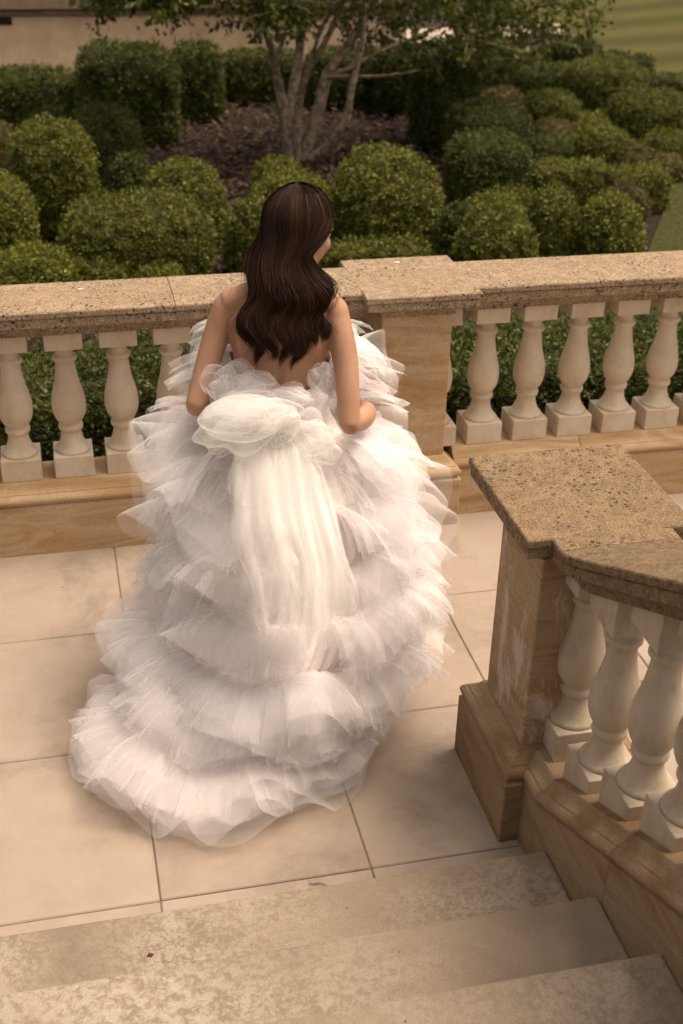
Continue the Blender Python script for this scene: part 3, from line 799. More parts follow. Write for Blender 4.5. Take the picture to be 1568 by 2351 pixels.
def ruffle(name, P, O, L, seed, layers=5, a0=20, a1=-55, amp=.016, freq=34, mcol=9, per=7, spread=14, ragged=.16, mat='tulle', zmin=None, lens=None):
    """gathered strip: P gather line, O outward directions, L strip length; several loose layers"""
    rg = np.random.default_rng(seed)
    ln = np.linalg.norm(np.diff(P, axis=0), axis=1).sum()
    n = int(ln * freq * per)
    d0 = np.concatenate([[0], np.cumsum(np.linalg.norm(np.diff(P, axis=0), axis=1))])
    P2, u = resample(P, n)
    O2 = np.stack([np.interp(u, d0, O[:, k]) for k in range(3)], 1); O2 /= np.linalg.norm(O2, axis=1, keepdims=True)
    T = np.gradient(P2, axis=0); T /= np.linalg.norm(T, axis=1, keepdims=True)
    Lb = np.full(n, L) if lens is None else np.interp(u / ln, np.linspace(0, 1, len(lens)), lens) * L
    VV, FF = [], []
    s = np.linspace(0, 1, mcol)[None, :]
    up = np.array((0, 0, 1.0))
    for k in range(layers):
        f = freq * rg.uniform(.35, 1.1)
        # irregular pleats: warped phase, two scales of fold, a few deep ones
        ph = 2 * math.pi * (u * f + 1.3 * noise1(u, rg, 3.0) + .35 * noise1(u, rg, 9.0))
        big = noise1(u, rg, 5.0, 5)
        pan = np.repeat(rg.uniform(-1, 1, int(ln * 5) + 2), int(n / (ln * 5)) + 1)[:n]
        if len(pan) < n: pan = np.pad(pan, (0, n - len(pan)), 'edge')
        pan = np.convolve(np.pad(pan, 4, 'edge'), np.ones(9) / 9, 'valid')[:n]
        Li = Lb * ((rg.uniform(.74, 1.02) if zmin is not None else rg.uniform(.58, 1.06)) + ragged * (.45 * pan + .5 * noise1(u, rg, 4.0)))
        b0 = a0 + rg.uniform(-spread, spread) + 16 * noise1(u, rg, 3.2); b1 = a1 + rg.uniform(-spread, spread) + 26 * noise1(u, rg, 3.6)
        th = np.radians(b0[:, None] + (b1 - b0)[:, None] * s ** .85)
        ds = 1.0 / (mcol - 1)
        h = np.concatenate([np.zeros((n, 1)), np.cumsum((np.cos(th[:, 1:]) + np.cos(th[:, :-1])) / 2 * ds, 1)], 1) * Li[:, None]
        v = np.concatenate([np.zeros((n, 1)), np.cumsum((np.sin(th[:, 1:]) + np.sin(th[:, :-1])) / 2 * ds, 1)], 1) * Li[:, None]
        ph2 = 2 * math.pi * (u * f * .42 + .9 * noise1(u, rg, 3.0))
        wave = .75 * np.sin(ph2) + .25 * tri(ph2)
        pl = (tri(ph)[:, None] * (.20 * (1 - s) + .03 * s) * np.minimum(1, s * 6) + wave[:, None] * s ** .9 * .8) * amp * (1 + .5 * big[:, None] * s) + big[:, None] * s ** 1.4 * amp * 1.7
        lat = np.cos(ph2 + 1.0)[:, None] * amp * .9 * s + (noise1(u, rg, 3.0)[:, None]) * .045 * s ** 1.2
        nd = -np.sin(th)[..., None] * O2[:, None] + np.cos(th)[..., None] * up
        X = P2[:, None] + O2[:, None] * h[..., None] + up * v[..., None] + nd * pl[..., None] + T[:, None] * lat[..., None]
        X = X + (rg.normal(0, .0005, (n, mcol, 3)))
        if zmin is not None:
            low = zmin + 0.012 * k / layers + .004 * np.abs(np.sin(ph))[:, None]
            X[..., 2] = np.where(X[..., 2] < low, low + .15 * (X[..., 2] - low).clip(-.02, 0), X[..., 2])
        FF.append(grid_faces(n, mcol, len(VV) * 0 + sum(len(a) for a in VV)))
        VV.append(X.reshape(-1, 3))
    me = np_mesh(name, np.concatenate(VV), np.concatenate(FF), MT[mat], True)
    return part(name, me)
def ring(cx, cy_, rx, ry, z, f0, f1, seed, wob=.06, wz=.02, n=160):
    """gather line; angle 0 = towards the train (-Y), positive to the right"""
    rg = np.random.default_rng(seed + 500)
    f = np.linspace(R(f0), R(f1), n); u = np.linspace(0, 1, n) * (f1 - f0) / 360
    k = 1 + wob * noise1(u, rg, 5.0)
    P = np.stack([cx + rx * k * np.sin(f), cy_ - ry * k * np.cos(f), z + wz * noise1(u, rg, 5.0)], 1)
    O = np.stack([np.sin(f) * ry, -np.cos(f) * rx, np.zeros(n)], 1); O /= np.linalg.norm(O, axis=1, keepdims=True)
    return P, O
# underskirt
lv = [(1.13, 1.40, -1.08, .142, .104), (1.04, 1.40, -1.08, .152, .118), (0.97, 1.40, -1.07, .19, .155), (0.82, 1.41, -1.08, .265, .245), (0.66, 1.44, -1.09, .27, .31), (0.51, 1.42, -1.10, .295, .37),
      (0.37, 1.36, -1.14, .315, .385), (0.26, 1.25, -1.22, .305, .345), (0.14, 1.135, -1.285, .285, .295), (0.02, 1.13, -1.29, .33, .34)]
zs = np.linspace(1.13, 0.03, 34); LV = np.array(lv)[::-1]
f = np.linspace(0, 2 * math.pi, 221)
Vu = []
for z in zs:
    cx, cyy, rx, ry = [np.interp(z, LV[:, 0], LV[:, k]) for k in range(1, 5)]
    pl = .010 * smoothstep(1.05, .8, z) * (np.sin(f * 46 + 2 * np.sin(f * 5)) + .7 * np.sin(f * 19 + 1))
    Vu.append(np.stack([cx + (rx + pl) * np.sin(f), cyy - (ry + pl) * np.cos(f), np.full_like(f, z)], 1))
part('underskirt', np_mesh('underskirt', np.concatenate(Vu), grid_faces(34, 221), MT['lining'], True))
# tiers
TIERS = [  # z, cx, cy, rx, ry, L, f0, f1, a0, a1
    (0.965, 1.39, -1.06, .180, .140, .29, 42, 318, 14, -54),
    (0.925, 1.39, -1.06, .205, .18, .245, 38, 324, -4, -64),
    (0.835, 1.415, -1.08, .235, .235, .28, 27, 333, 28, -62),
    (0.775, 1.415, -1.08, .25, .26, .22, 30, 330, 0, -66),
    (0.660, 1.44, -1.09, .275, .315, .25, 20, 338, 28, -70),
    (0.500, 1.44, -1.10, .320, .375, .25, 6, 352, 30, -70),
    (0.345, 1.37, -1.15, .345, .400, .25, -150, 150, 30, -68),
    (0.262, 1.27, -1.22, .335, .355, .20, -112, 120, 20, -70),
    (0.140, 1.155, -1.285, .285, .300, .29, -104, 92, 20, -40),
]
for k, (z, cx, cyy, rx, ry, L, f0, f1, a0_, a1_) in enumerate(TIERS):
    Pp, Oo = ring(cx, cyy, rx, ry, z, f0, f1, 40 + k, .085, .042)
    lens_ = (.3, .7, .95, 1, 1, 1, 1, 1, .95, .7, .35) if z < .3 else None
    ruffle('ruffle', Pp, Oo, L, 60 + k, 9, a0_, a1_, .018, 18, 10, 8, 25, .12, 'tulle', 0.006 if z < .5 else None, lens_)
# bodice, its gathered edge and the puffs round the front
def torso_path(zf, off, f0, f1, n=120):
    fb = np.linspace(R(f0), R(f1), n); z = np.array([zf(np.degrees(a)) for a in fb])
    tz = np.array(ts)
    a = np.interp(z, tz[:, 0], tz[:, 1]) + off; b = np.interp(z, tz[:, 0], tz[:, 2]) + off; yo = np.interp(z, tz[:, 0], tz[:, 3])
    P = W3(np.stack([a * np.sin(fb), yo - b * np.cos(fb), z], 1))
    O = W3(np.stack([np.sin(fb) * b, -np.cos(fb) * a, z * 0], 1)) - W3([(0, 0, 0)])
    return P, O / np.linalg.norm(O, axis=1, keepdims=True)
def edge_z(d):
    d = (d + 180) % 360 - 180
    return 1.104 + .012 * math.cos(R(d) * 9) + .13 * smoothstep(12, 105, abs(d)) + .02 * smoothstep(110, 180, abs(d))
rowsV = []
for t in np.linspace(0, 1, 10):
    Pq, _ = torso_path(lambda d: (edge_z(d) + .012) * (1 - t) + .985 * t, .010 + .004 * math.sin(t * 9), -180, 180, 121)
    rowsV.append(Pq)
part('bodice', np_mesh('bodice', np.concatenate(rowsV), grid_faces(10, 121), MT['lining'], True))
for k, (dz, off, L, a0_, a1_, amp_) in enumerate(((-.005, .010, .105, 92, -95, .020), (-.03, .016, .10, 72, -95, .020), (-.06, .02, .12, 58, -85, .02))):
    Pp, Oo = torso_path(lambda d: edge_z(d) + dz, off, -178, 178)
    ruffle('bodice_ruffle', Pp, Oo, L, 90 + k, 4, a0_, a1_, amp_, 22, 9, 9, 18, .35, 'tulle')
for k, (z, rx, ry, L, a0_, a1_, f0, f1) in enumerate(((1.28, .150, .115, .16, 24, -66, 92, 258), (1.23, .165, .13, .20, 14, -60, 84, 258), (1.17, .16, .125, .25, 10, -48, 82, 258), (1.12, .150, .12, .21, 8, -40, 84, 258))):
    Pp, Oo = ring(1.415, -1.06, rx, ry, z, f0, f1, 140 + k, .05, .015)
    ruffle('bust_ruffle', Pp, Oo, L, 150 + k, 6, a0_, a1_, .022, 18, 10, 9, 18, .16, 'tulle')
def puff(name, c, r_, axes, seed, shells=3, folds=9, mat='tulle_i', nu=84, nv=40):
    """a crumpled loop of net: nested shells with soft lobes and a few sharp creases"""
    rg = np.random.default_rng(seed); A = np.array(axes, float); A /= np.linalg.norm(A, axis=1, keepdims=True)
    VV, FF = [], []
    for k in range(shells):
        ph = np.linspace(0, 2 * math.pi, nu); th = np.linspace(.04, math.pi - .04, nv)
        PH, THT = np.meshgrid(ph, th, indexing='ij')
        u = np.stack([-np.cos(THT), np.sin(THT) * np.cos(PH), np.sin(THT) * np.sin(PH)], -1)
        def nz(fr):
            return sum(np.sin(u @ (rg.normal(size=3) * fr) + rg.uniform(0, 6.28)) for _ in range(4)) / 2.2
        lobe = nz(2.2); ridge = 1 - 2 * np.abs(nz(2.6)); ridge2 = nz(5.0)
        rr = (1 - .16 * k * rg.uniform(.6, 1.2)) * (1 + .24 * lobe + .10 * ridge + .03 * ridge2)
        off = rg.normal(0, .12, 3) * k
        X = np.array(c) + sum(A[q] * ((u[..., q] * rr + off[q]) * r_[q])[..., None] for q in range(3))
        FF.append(grid_faces(nu, nv, sum(len(a) for a in VV))); VV.append(X.reshape(-1, 3))
    return part(name, np_mesh(name, np.concatenate(VV), np.concatenate(FF), MT[mat], True))
bc = lambda x, y, Y: at_y(x, y, Y)
ID3 = ((1, 0, 0), (0, 1, 0), (0, 0, 1))
puff('bow_loop', bc(562, 968, -1.29), (.135, .085, .070), ((1, -.1, .15), (0, 1, 0), (-.15, 0, 1)), 201, 5)
puff('bow_loop', bc(590, 940, -1.25), (.115, .065, .050), ((1, -.1, -.05), (0, 1, 0), (0, 0, 1)), 205, 4)
puff('bow_loop', bc(694, 1005, -1.29), (.100, .080, .075), ((1, -.1, -.6), (0, 1, 0), (.6, 0, 1)), 202, 5)
puff('bow_loop', bc(520, 1000, -1.26), (.075, .06, .05), ((1, 0, .3), (0, 1, 0), (-.3, 0, 1)), 208, 3)
puff('bow_knot', bc(640, 985, -1.31), (.055, .05, .048), ID3, 203, 4)
puff('gathered_puff', bc(735, 878, -1.19), (.033, .032, .052), ID3, 204, 4, 5, 'tulle')
puff('gathered_puff', bc(588, 880, -1.215), (.066, .035, .038), ID3, 206, 3, 6, 'tulle')
puff('gathered_puff', bc(515, 888, -1.175), (.050, .045, .065), ((.8, 0, .5), (0, 1, 0), (-.5, 0, .8)), 207, 3, 6, 'tulle')
puff('gathered_puff', bc(672, 905, -1.215), (.055, .035, .032), ID3, 209, 3, 6, 'tulle')
puff('gathered_puff', bc(545, 858, -1.185), (.04, .03, .05), ((.8, 0, -.5), (0, 1, 0), (.5, 0, .8)), 210, 2, 6, 'tulle')
puff('gathered_puff', bc(640, 930, -1.235), (.09, .04, .04), ID3, 211, 3, 6, 'tulle')
def tail(name, pts, wid, seed, layers=4, mat='tulle_i', nu=80, nv=40):
    rg = np.random.default_rng(seed); C0 = np.array([at_y(*p) for p in pts]); VV, FF = [], []
    for k in range(layers):
        t = np.linspace(0, 1, nv); d = np.linspace(0, 1, len(pts))
        lenk = 1 - .07 * k * rg.uniform(.3, 1)
        cc = np.stack([np.interp(t * lenk, d, C0[:, q]) for q in range(3)], 1)
        for _ in range(5): cc[1:-1] = (cc[:-2] + cc[2:] + 2 * cc[1:-1]) / 4
        wd = np.interp(t, np.linspace(0, 1, len(wid)), wid) * rg.uniform(.8, 1.15)
        u = np.linspace(-1, 1, nu)
        T = np.gradient(cc, axis=0); T /= np.linalg.norm(T, axis=1, keepdims=True)
        S = np.cross(T, np.array((0, -1.0, .25))); S /= np.linalg.norm(S, axis=1, keepdims=True); S *= np.sign(S[:, :1]); N = np.cross(T, S); N *= -np.sign(N[:, 1:2])
        fo = np.sin(u[:, None] * rg.uniform(2.5, 5) + .9 * np.sin(t * 3 + rg.uniform(0, 6))[None] + 1.0 * np.sin(u * 2 + rg.uniform(0, 6))[:, None] + rg.uniform(0, 6))
        am = (.009 + .012 * t)[None]
        skew = (.10 * rg.uniform(-1, 1) * u + .035 * noise1(u, rg, 1.2))[:, None] * np.clip((t - .6) / .4, 0, 1)[None]
        X = cc[None] + S[None] * (u[:, None] * wd[None] / 2 * (1 + .08 * noise1(t, rg, 3)[None]))[..., None] + N[None] * (fo * am - .03 * (u ** 2)[:, None] + .006 * k)[..., None] + T[None] * skew[..., None]
        FF.append(grid_faces(nu, nv, sum(len(a) for a in VV))); VV.append(X.reshape(-1, 3))
    return part(name, np_mesh(name, np.concatenate(VV), np.concatenate(FF), MT[mat], True))
tail('bow_tail', [(592, 1000, -1.30), (585, 1090, -1.40), (600, 1220, -1.53), (635, 1345, -1.62), (660, 1445, -1.66)], (.11, .14, .15, .16, .17), 301, 4)
tail('bow_tail', [(672, 1010, -1.32), (682, 1100, -1.42), (700, 1230, -1.55), (722, 1360, -1.64), (745, 1478, -1.68)], (.10, .14, .17, .21, .26), 302, 4)
tail('bow_tail', [(632, 1010, -1.32), (636, 1100, -1.41), (650, 1220, -1.54), (672, 1310, -1.60), (690, 1380, -1.63)], (.10, .14, .15, .15, .15), 303, 3)

# ================================================================== GARDEN
grg = np.random.default_rng(5)
def leaf_quads(P, D, size, rg, nh=None):
    """diamond leaves at P pointing along D"""
    n = len(P); D = D / (np.linalg.norm(D, axis=1, keepdims=True) + 1e-9)
    S = np.cross(D, rg.normal(size=(n, 3))) if nh is None else np.cross(D, nh + rg.normal(0, .55, (n, 3))); S /= np.linalg.norm(S, axis=1, keepdims=True) + 1e-9
    N = np.cross(S, D); sz = size * rg.uniform(.65, 1.3, n)[:, None]
    V = np.stack([P, P + D * sz * .45 + S * sz * .30 + N * sz * .06, P + D * sz, P + D * sz * .45 - S * sz * .30 + N * sz * .06], 1).reshape(-1, 3)
    return V, np.arange(n * 4).reshape(n, 4)
def lump_field(rg, wl, n=9):
    K = rg.normal(size=(n, 3)); K *= (2 * math.pi / (wl * rg.uniform(.7, 1.6, n)))[:, None] / np.linalg.norm(K, axis=1, keepdims=True)
    ph = rg.uniform(0, 6.28, n)
    return lambda P: sum(np.sin(P @ K[i] + ph[i]) for i in range(n)) / n * 1.6
def shrub_meshes(a, b, h, e, seed, mat, leaf=.020, dens=1.0):
    """clipped shrub: half widths a,b, height h, squareness e; fine leaves over a dense leafy mass"""
    rg = np.random.default_rng(seed)
    area = 2 * math.pi * ((a * b) ** .8 + 2 * (((a + b) / 2) * h / 2) ** .8)
    nt = int(np.clip(area / (leaf * leaf * 6.0) * dens, 200, 2900))
    c = np.array((0, 0, h * .46)); hz = h * .54
    f1, f2, f3 = lump_field(rg, .34), lump_field(rg, .13), lump_field(rg, .06)
    def surf(d):
        q = (np.abs(d[:, 0] / a) ** e + np.abs(d[:, 1] / b) ** e + np.abs(d[:, 2] / hz) ** e) ** (-1 / e)
        return d * q[:, None]
    sc_ = min(1.0, min(a, b, hz) / .42)
    def push(P, nrm): return P + nrm * sc_ * ((f1(P) * .6 + f2(P) * .75) * .032 + f3(P) * .017)[:, None]
    def normal(P):
        g_ = np.sign(P) * (np.abs(P) / np.array((a, b, hz))) ** (e - 1) / np.array((a, b, hz))
        return g_ / (np.linalg.norm(g_, axis=1, keepdims=True) + 1e-9)
    d = rg.normal(size=(nt * 2, 3)); d /= np.linalg.norm(d, axis=1, keepdims=True); P = surf(d * np.array((a, b, hz)) / max(a, b, hz))
    P = P[(P[:, 2] > -h * .44)][:nt]
    nrm = normal(P); P = push(P, nrm)
    k = 8
    Pt = np.repeat(P, k, 0); Nt = np.repeat(nrm, k, 0); n = len(Pt)
    tuft = np.repeat(rg.normal(0, .010, len(P)), k)
    Pt = Pt + rg.normal(0, leaf * .6, (n, 3)) + Nt * (tuft + rg.uniform(-.02, .008, n))[:, None]
    D = Nt * .55 + rg.normal(0, .55, (n, 3)) + np.array((0, 0, .2))
    V, F = leaf_quads(Pt + c, D, leaf * 1.15, rg, Nt + np.array((0, 0, .15)))
    tint = np.clip(.50 + np.repeat(rg.normal(0, .14, len(P)), k) + rg.normal(0, .10, n), 0, 1)
    fol = np_mesh('foliage', V, F, mat, False, tint)
    nu_, nv_ = 85, 43
    u = np.linspace(0, 2 * math.pi, nu_); t = np.linspace(-math.pi / 2, math.pi / 2, nv_)
    U, T = np.meshgrid(u, t, indexing='ij')
    d = np.stack([np.cos(T) * np.cos(U) * a, np.cos(T) * np.sin(U) * b, np.sin(T) * hz], -1).reshape(-1, 3) / max(a, b, hz)
    Q = surf(d + 1e-9); nq = normal(Q); Q = push(Q, nq) - nq * .016; Q[:, 2] = np.maximum(Q[:, 2], -h * .46 - .02)
    core = np_mesh('leaf_mass', Q + c, grid_faces(nu_, nv_), MASS[mat.name], True)
    return fol, core
def mat_mass(name, c0, c1, c2):
    m = M(name); v = m.coord((1, 1, 1), 5.0)
    d_, col = m.voro(v, 46)
    sx = m.n.new('ShaderNodeSeparateColor'); m.lk(col, sx.inputs[0])
    c = m.ramp(sx.outputs[0], [(0.0, c0), (0.6, c1), (1.0, c2)])
    hsv = m.n.new('ShaderNodeHueSaturation'); m.lk(c, hsv.inputs['Color'])
    m.lk(m.math('ADD', m.math('MULTIPLY', m.oi.outputs['Random'], 0.3), 0.75), hsv.inputs['Value'])
    return m.done(hsv.outputs[0], 0.7, m.bump(m.math('ADD', m.noise(v, 60, 3, .7), m.math('MULTIPLY', d_, -1.2)), 0.9, 0.03), 0.15)
BOXC = {'box1': ((0.022, 0.026, 0.004), (0.075, 0.076, 0.010), (0.16, 0.15, 0.022)), 'box2': ((0.013, 0.017, 0.004), (0.045, 0.050, 0.009), (0.095, 0.096, 0.018)),
        'box3': ((0.05, 0.038, 0.012), (0.11, 0.088, 0.026), (0.18, 0.138, 0.05))}  # mass darker than its leaves: self-shadow inside the shrub put into the colour
MASS = {MT[k_].name: mat_mass('leaf_mass_' + k_, *v_) for k_, v_ in BOXC.items()}
SEED = [1000]
def shrub(px, base, wpx, top, label, e=2.5, dr=1.0, mat='box1', cat='shrub', name='clipped_shrub', leaf=.020, group='clipped box shrubs in the garden bed', turn=0.0, dens=1.0):
    G = at_z(px, base, ZG); dist = (G - CAM) @ C_F
    a = wpx / 2 * dist / FPX * .95
    h = max(.12, at_y(px, top, G[1])[2] - ZG)
    SEED[0] += 1
    o = empty(name, (G[0], G[1], ZG)); tag(o, label, cat, group)
    fol, core = shrub_meshes(a, a * dr, h, e, SEED[0], MT[mat], leaf, dens)
    for nm, me in (('foliage', fol), ('leaf_mass', core)):
        q = add(nm, me, o)
    o.rotation_euler = (0, 0, turn)
    return o
S_ = shrub
S_(322, 655, 345, 455, 'wide bright green box mound just behind the coping, broadest of the left bed', 3.0, .8)
S_(430, 590, 180, 374, 'yellow-green domed shrub at the edge of the bark mulch clearing', 2.6)
S_(135, 530, 190, 283, 'tall barrel-shaped box shrub left of the mulch clearing', 3.2)
S_(250, 440, 165, 248, 'tall round-shouldered box shrub behind the barrel-shaped one', 3.2, 1, 'box2')
S_(305, 500, 100, 358, 'small darker shrub tucked between the wide mound and the barrel-shaped shrub', 2.6, 1, 'box2')
S_(12, 620, 160, 405, 'round yellow-green shrub behind the coping, beyond the low bright mound', 2.6)
S_(5, 430, 110, 283, 'bronze-green loose shrub beside the barrel-shaped shrub', 2.4, 1, 'box3')
S_(90, 705, 205, 572, 'low bright mound hugging the coping, left of the wide mound', 2.6, .8)
S_(238, 700, 130, 590, 'small low tuft of box against the coping below the wide mound', 2.4, .8)
S_(370, 705, 120, 612, 'lowest box tuft against the coping beside the bride', 2.4, .8)
S_(132, 305, 118, 214, 'small dome in front of the long left hedge', 2.6, 1, 'box2')
S_(300, 322, 225, 106, 'large square-shouldered clipped hedge block beside the mulch clearing', 5, .9, 'box2', leaf=.024)
S_(455, 275, 118, 100, 'rounded clipped hedge end right of the large square block', 4, 1, 'box2', leaf=.024)
S_(70, 300, 260, 160, 'long rounded hedge in front of the stucco wall', 4, .6, 'box2', leaf=.024)
S_(600, 235, 190, 118, 'low hedge running behind the tree trunks', 5, .5, 'box2', leaf=.024)
S_(800, 245, 210, 112, 'shaded hedge between the tree and the pale path', 4, .6, 'box2', leaf=.024)
S_(915, 262, 120, 100, 'dark shrub closing the gap between shaded hedge and canopy', 3, 1, 'box2', leaf=.024)
S_(640, 470, 118, 368, 'small rounded shrub at the foot of the tree', 2.5)
S_(672, 565, 195, 402, 'bright domed shrub right behind the bride\'s head', 2.6)
S_(585, 650, 135, 462, 'egg-shaped shrub beside the bride\'s hair', 2.6)
S_(880, 600, 252, 345, 'large globe of box right of the bride\'s head, biggest ball in the bed', 2.3)
S_(862, 680, 260, 556, 'low flat-topped strip of box behind the bride\'s face', 5, .35)
S_(1112, 480, 180, 312, 'cube-like clipped shrub beside the mulch, lower of a stacked pair', 4, 1, 'box2')
S_(1112, 385, 185, 238, 'rounded shrub standing behind the cube-like one', 3.2, 1, 'box2')
S_(1012, 335, 155, 130, 'tall dark shrub in the shade of the tree canopy', 3.2, 1, 'box2', leaf=.024)
S_(1150, 262, 100, 203, 'small bronze-tipped dome behind the stacked pair', 2.5, 1, 'box3')
S_(1256, 315, 140, 213, 'broad rounded shrub in the right bed, near the bronze dome', 2.8)
S_(1265, 345, 100, 278, 'dull bronze-green low dome in the right bed', 2.5, 1, 'box3')
S_(1266, 390, 122, 316, 'flat dark button-shaped shrub in the right bed', 3.0, 1, 'box2')
S_(1375, 330, 130, 262, 'low cushion shrub between the button shrub and the big oval', 2.6)
S_(1375, 395, 130, 294, 'bright round shrub in the middle of the right bed', 2.6)
S_(1440, 405, 110, 330, 'small olive dome beside the bright round shrub', 2.5, 1, 'box3')
S_(1488, 335, 200, 212, 'big oval clipped shrub below the lawn bank', 3.0, .9)
S_(1525, 385, 120, 304, 'low rounded shrub in front of the big oval', 2.6)
S_(1525, 415, 100, 360, 'tan frosted low shrub between the low rounded shrub and the straight hedge', 2.6, 1, 'box3')
S_(1380, 250, 190, 138, 'flat-topped wide shrub below the lawn hedge', 3.2, .9)
S_(1425, 262, 100, 180, 'small dome nested against the flat-topped wide shrub', 2.6)
S_(1180, 225, 180, 128, 'loose shrub in front of the pale path', 2.6, 1, 'box2', leaf=.024)
S_(1280, 225, 120, 150, 'rounded shrub between the path and the flat-topped one', 2.6, 1, 'box2', leaf=.024)
S_(1300, 480, 185, 374, 'straight clipped hedge segment, left half, in the right bed', 6, .55)
S_(1455, 482, 150, 388, 'straight clipped hedge segment, right half, in the right bed', 6, .6)
S_(1232, 470, 60, 376, 'bronzed end of the straight hedge', 4, 1, 'box3')
S_(1150, 500, 120, 418, 'dome behind the coping, third back from the pier', 2.6)
S_(1125, 555, 135, 452, 'dome behind the coping, second back from the pier', 2.6)
S_(1128, 680, 180, 484, 'bright dome rising directly behind the coping right of the pier cap', 2.5)
S_(1250, 640, 118, 440, 'upright column-like shrub behind the right coping', 3.0)
S_(1385, 650, 152, 454, 'neat ball of box behind the right coping', 2.3)
S_(1430, 520, 100, 424, 'brown-tipped dome behind the neat ball', 2.6, 1, 'box3')
S_(1040, 640, 90, 470, 'dark shrub in the gap beside the large globe', 2.6, 1, 'box2')
# hedge that edges the lawn
for k, (x, y, wp, tp) in enumerate(((1315, 150, 120, 92), (1420, 190, 150, 124), (1530, 245, 150, 174))):
    S_(x, y, wp, tp, ('lawn-edge hedge beside the pale path', 'lawn-edge hedge, middle stretch of three', 'lawn-edge hedge above the big oval shrub')[k], 4, .6, 'box2', 'hedge', 'lawn_hedge', .027, 'hedge along the lawn', R(-38))
# low hedge right behind the balustrade, seen between the balusters
def low_hedge(x0, x1, y0, y1, ztop, label, seed):
    o = empty('low_hedge', ((x0 + x1) / 2, (y0 + y1) / 2, ZG)); tag(o, label, 'hedge', 'low hedge behind the balustrade')
    fol, core = shrub_meshes((x1 - x0) / 2, (y1 - y0) / 2, ztop - ZG, 7, seed, MT['box2'], .022, 1.0)
    add('foliage', fol, o); add('leaf_mass', core, o)
low_hedge(-0.3, 0.75, .62, 1.15, .40, 'low box hedge showing between the balusters farthest from the pier, on the bride\'s left', 901)
low_hedge(0.70, 2.0, .62, 1.12, .38, 'low box hedge showing behind the balusters near the bride', 902)
low_hedge(2.25, 3.3, .60, 1.15, .34, 'low box hedge showing between the balusters right of the pier', 903)
low_hedge(-0.3, 2.1, 1.25, 2.2, .10, 'dark box strip behind the low hedge, left of the pier', 905)
low_hedge(2.0, 4.8, 1.25, 2.2, .08, 'dark box strip behind the low hedge, right of the pier', 906)
low_hedge(3.25, 4.5, .60, 1.2, .34, 'low box hedge behind the balusters next to the grey-brown post', 904)
post = box('garden_post', (3.95, .42, ZG), (4.05, .52, .86), MT['trim'], None, .006)
tag(post, 'grey-brown square post behind the last balusters on the right', 'post')

# ---- the many-stemmed tree
TB = at_z(690, 372, ZG); TY = TB[1]
tree = tag(empty('tree', tuple(TB)), 'small many-stemmed tree with pale bark and open leafy canopy in the mulch bed', 'tree')
def zpx(x, y): return ((900 + x * 1.0204) / 1.7423, y * 1.0204 / 1.7423)
def tube_mesh(name, pts, rad, mat, seg=9, sub=5, wob=.0):
    global BV, BF
    sv, sf = BV, BF; BV, BF = [], []
    limb(pts, rad, seg, 1.0, sub)
    V = np.array(BV); V = V + grg.normal(0, wob, V.shape)
    me = np_mesh(name, V, BF, mat, True); BV, BF = sv, sf
    return me
stems = [
    ([(270, 645), (240, 480), (203, 300), (185, 200), (140, 70), (90, -60)], (0, .1, .2, .1, 0, -.2), (.085, .075, .058, .048, .036, .02)),
    ([(250, 560), (255, 450), (285, 250), (300, 100), (310, 0), (330, -160)], (0, .25, .5, .6, .7, .8), (.08, .07, .062, .052, .045, .03)),
    ([(285, 610), (288, 420), (330, 270), (400, 150), (450, 30), (490, -120)], (0, -.05, -.2, -.35, -.45, -.6), (.07, .052, .042, .034, .028, .018)),
    ([(300, 600), (370, 420), (400, 300), (500, 150), (580, 20), (680, -120)], (0, .0, .05, .1, .1, .1), (.09, .082, .07, .058, .048, .03)),
    ([(300, 665), (400, 575), (470, 470), (500, 330), (540, 150), (545, -60)], (-.05, -.3, -.45, -.5, -.5, -.5), (.075, .062, .05, .042, .034, .02)),
    ([(400, 305), (480, 300), (580, 300), (700, 288), (760, 275)], (.02, -.2, -.4, -.7, -.8), (.03, .026, .02, .013, .006)),
    ([(420, 290), (480, 270), (620, 200), (830, 110), (1000, 50)], (.05, .3, .5, .7, .9), (.038, .033, .028, .02, .012)),
    ([(330, 270), (370, 130), (430, 30), (520, -80)], (-.2, -.3, -.5, -.8), (.028, .024, .02, .012)),
    ([(200, 250), (235, 130), (260, 40), (240, -90)], (.2, .4, .5, .6), (.03, .026, .02, .012)),
]
for pts, dy_, rad in stems:
    rad = tuple(q_ * .8 for q_ in rad)
    P3 = [tuple(at_y(*zpx(*p), TY + d)) for p, d in zip(pts, dy_)]
    if pts[0][1] > 550: P3[0] = (P3[0][0], P3[0][1], ZG - .04)
    o = add('trunk', tube_mesh('trunk', P3, rad, MT['bark'], 10, 6, .003)); under(o, tree)
# canopy: leafy sprays over the branches, running up out of the picture
cl = []
def spray(n, x0, x1, y0, y1, Y0, Y1):
    for _ in range(n):
        cl.append(at_y(grg.uniform(x0, x1), grg.uniform(y0, y1), grg.uniform(Y0, Y1)))
spray(95, 210, 420, -260, 15, TY - 1.2, TY + .6); spray(75, 330, 640, -240, 48, TY - 1.5, TY + .3); spray(40, 590, 700, -200, 100, TY - .8, TY + .5)
spray(60, 620, 900, -260, 60, TY - 1, TY + 1); spray(100, 800, 1150, -260, 105, TY - 1, TY + 1.2); spray(90, 1000, 1380, -240, 70, TY - .5, TY + 1.5)
spray(16, 1100, 1280, 60, 120, TY, TY + 1); spray(14, 900, 1200, 90, 150, TY - .5, TY + .8)
cl = np.array(cl); tw = []
k = 46
Pl = np.repeat(cl, k, 0); ax_ = grg.normal(size=cl.shape) * np.array((1, 1, .35)); ax_ /= np.linalg.norm(ax_, axis=1, keepdims=True)
tpos = grg.uniform(-.28, .28, len(Pl))
Pl = Pl + np.repeat(ax_, k, 0) * tpos[:, None] + grg.normal(0, .045, Pl.shape)
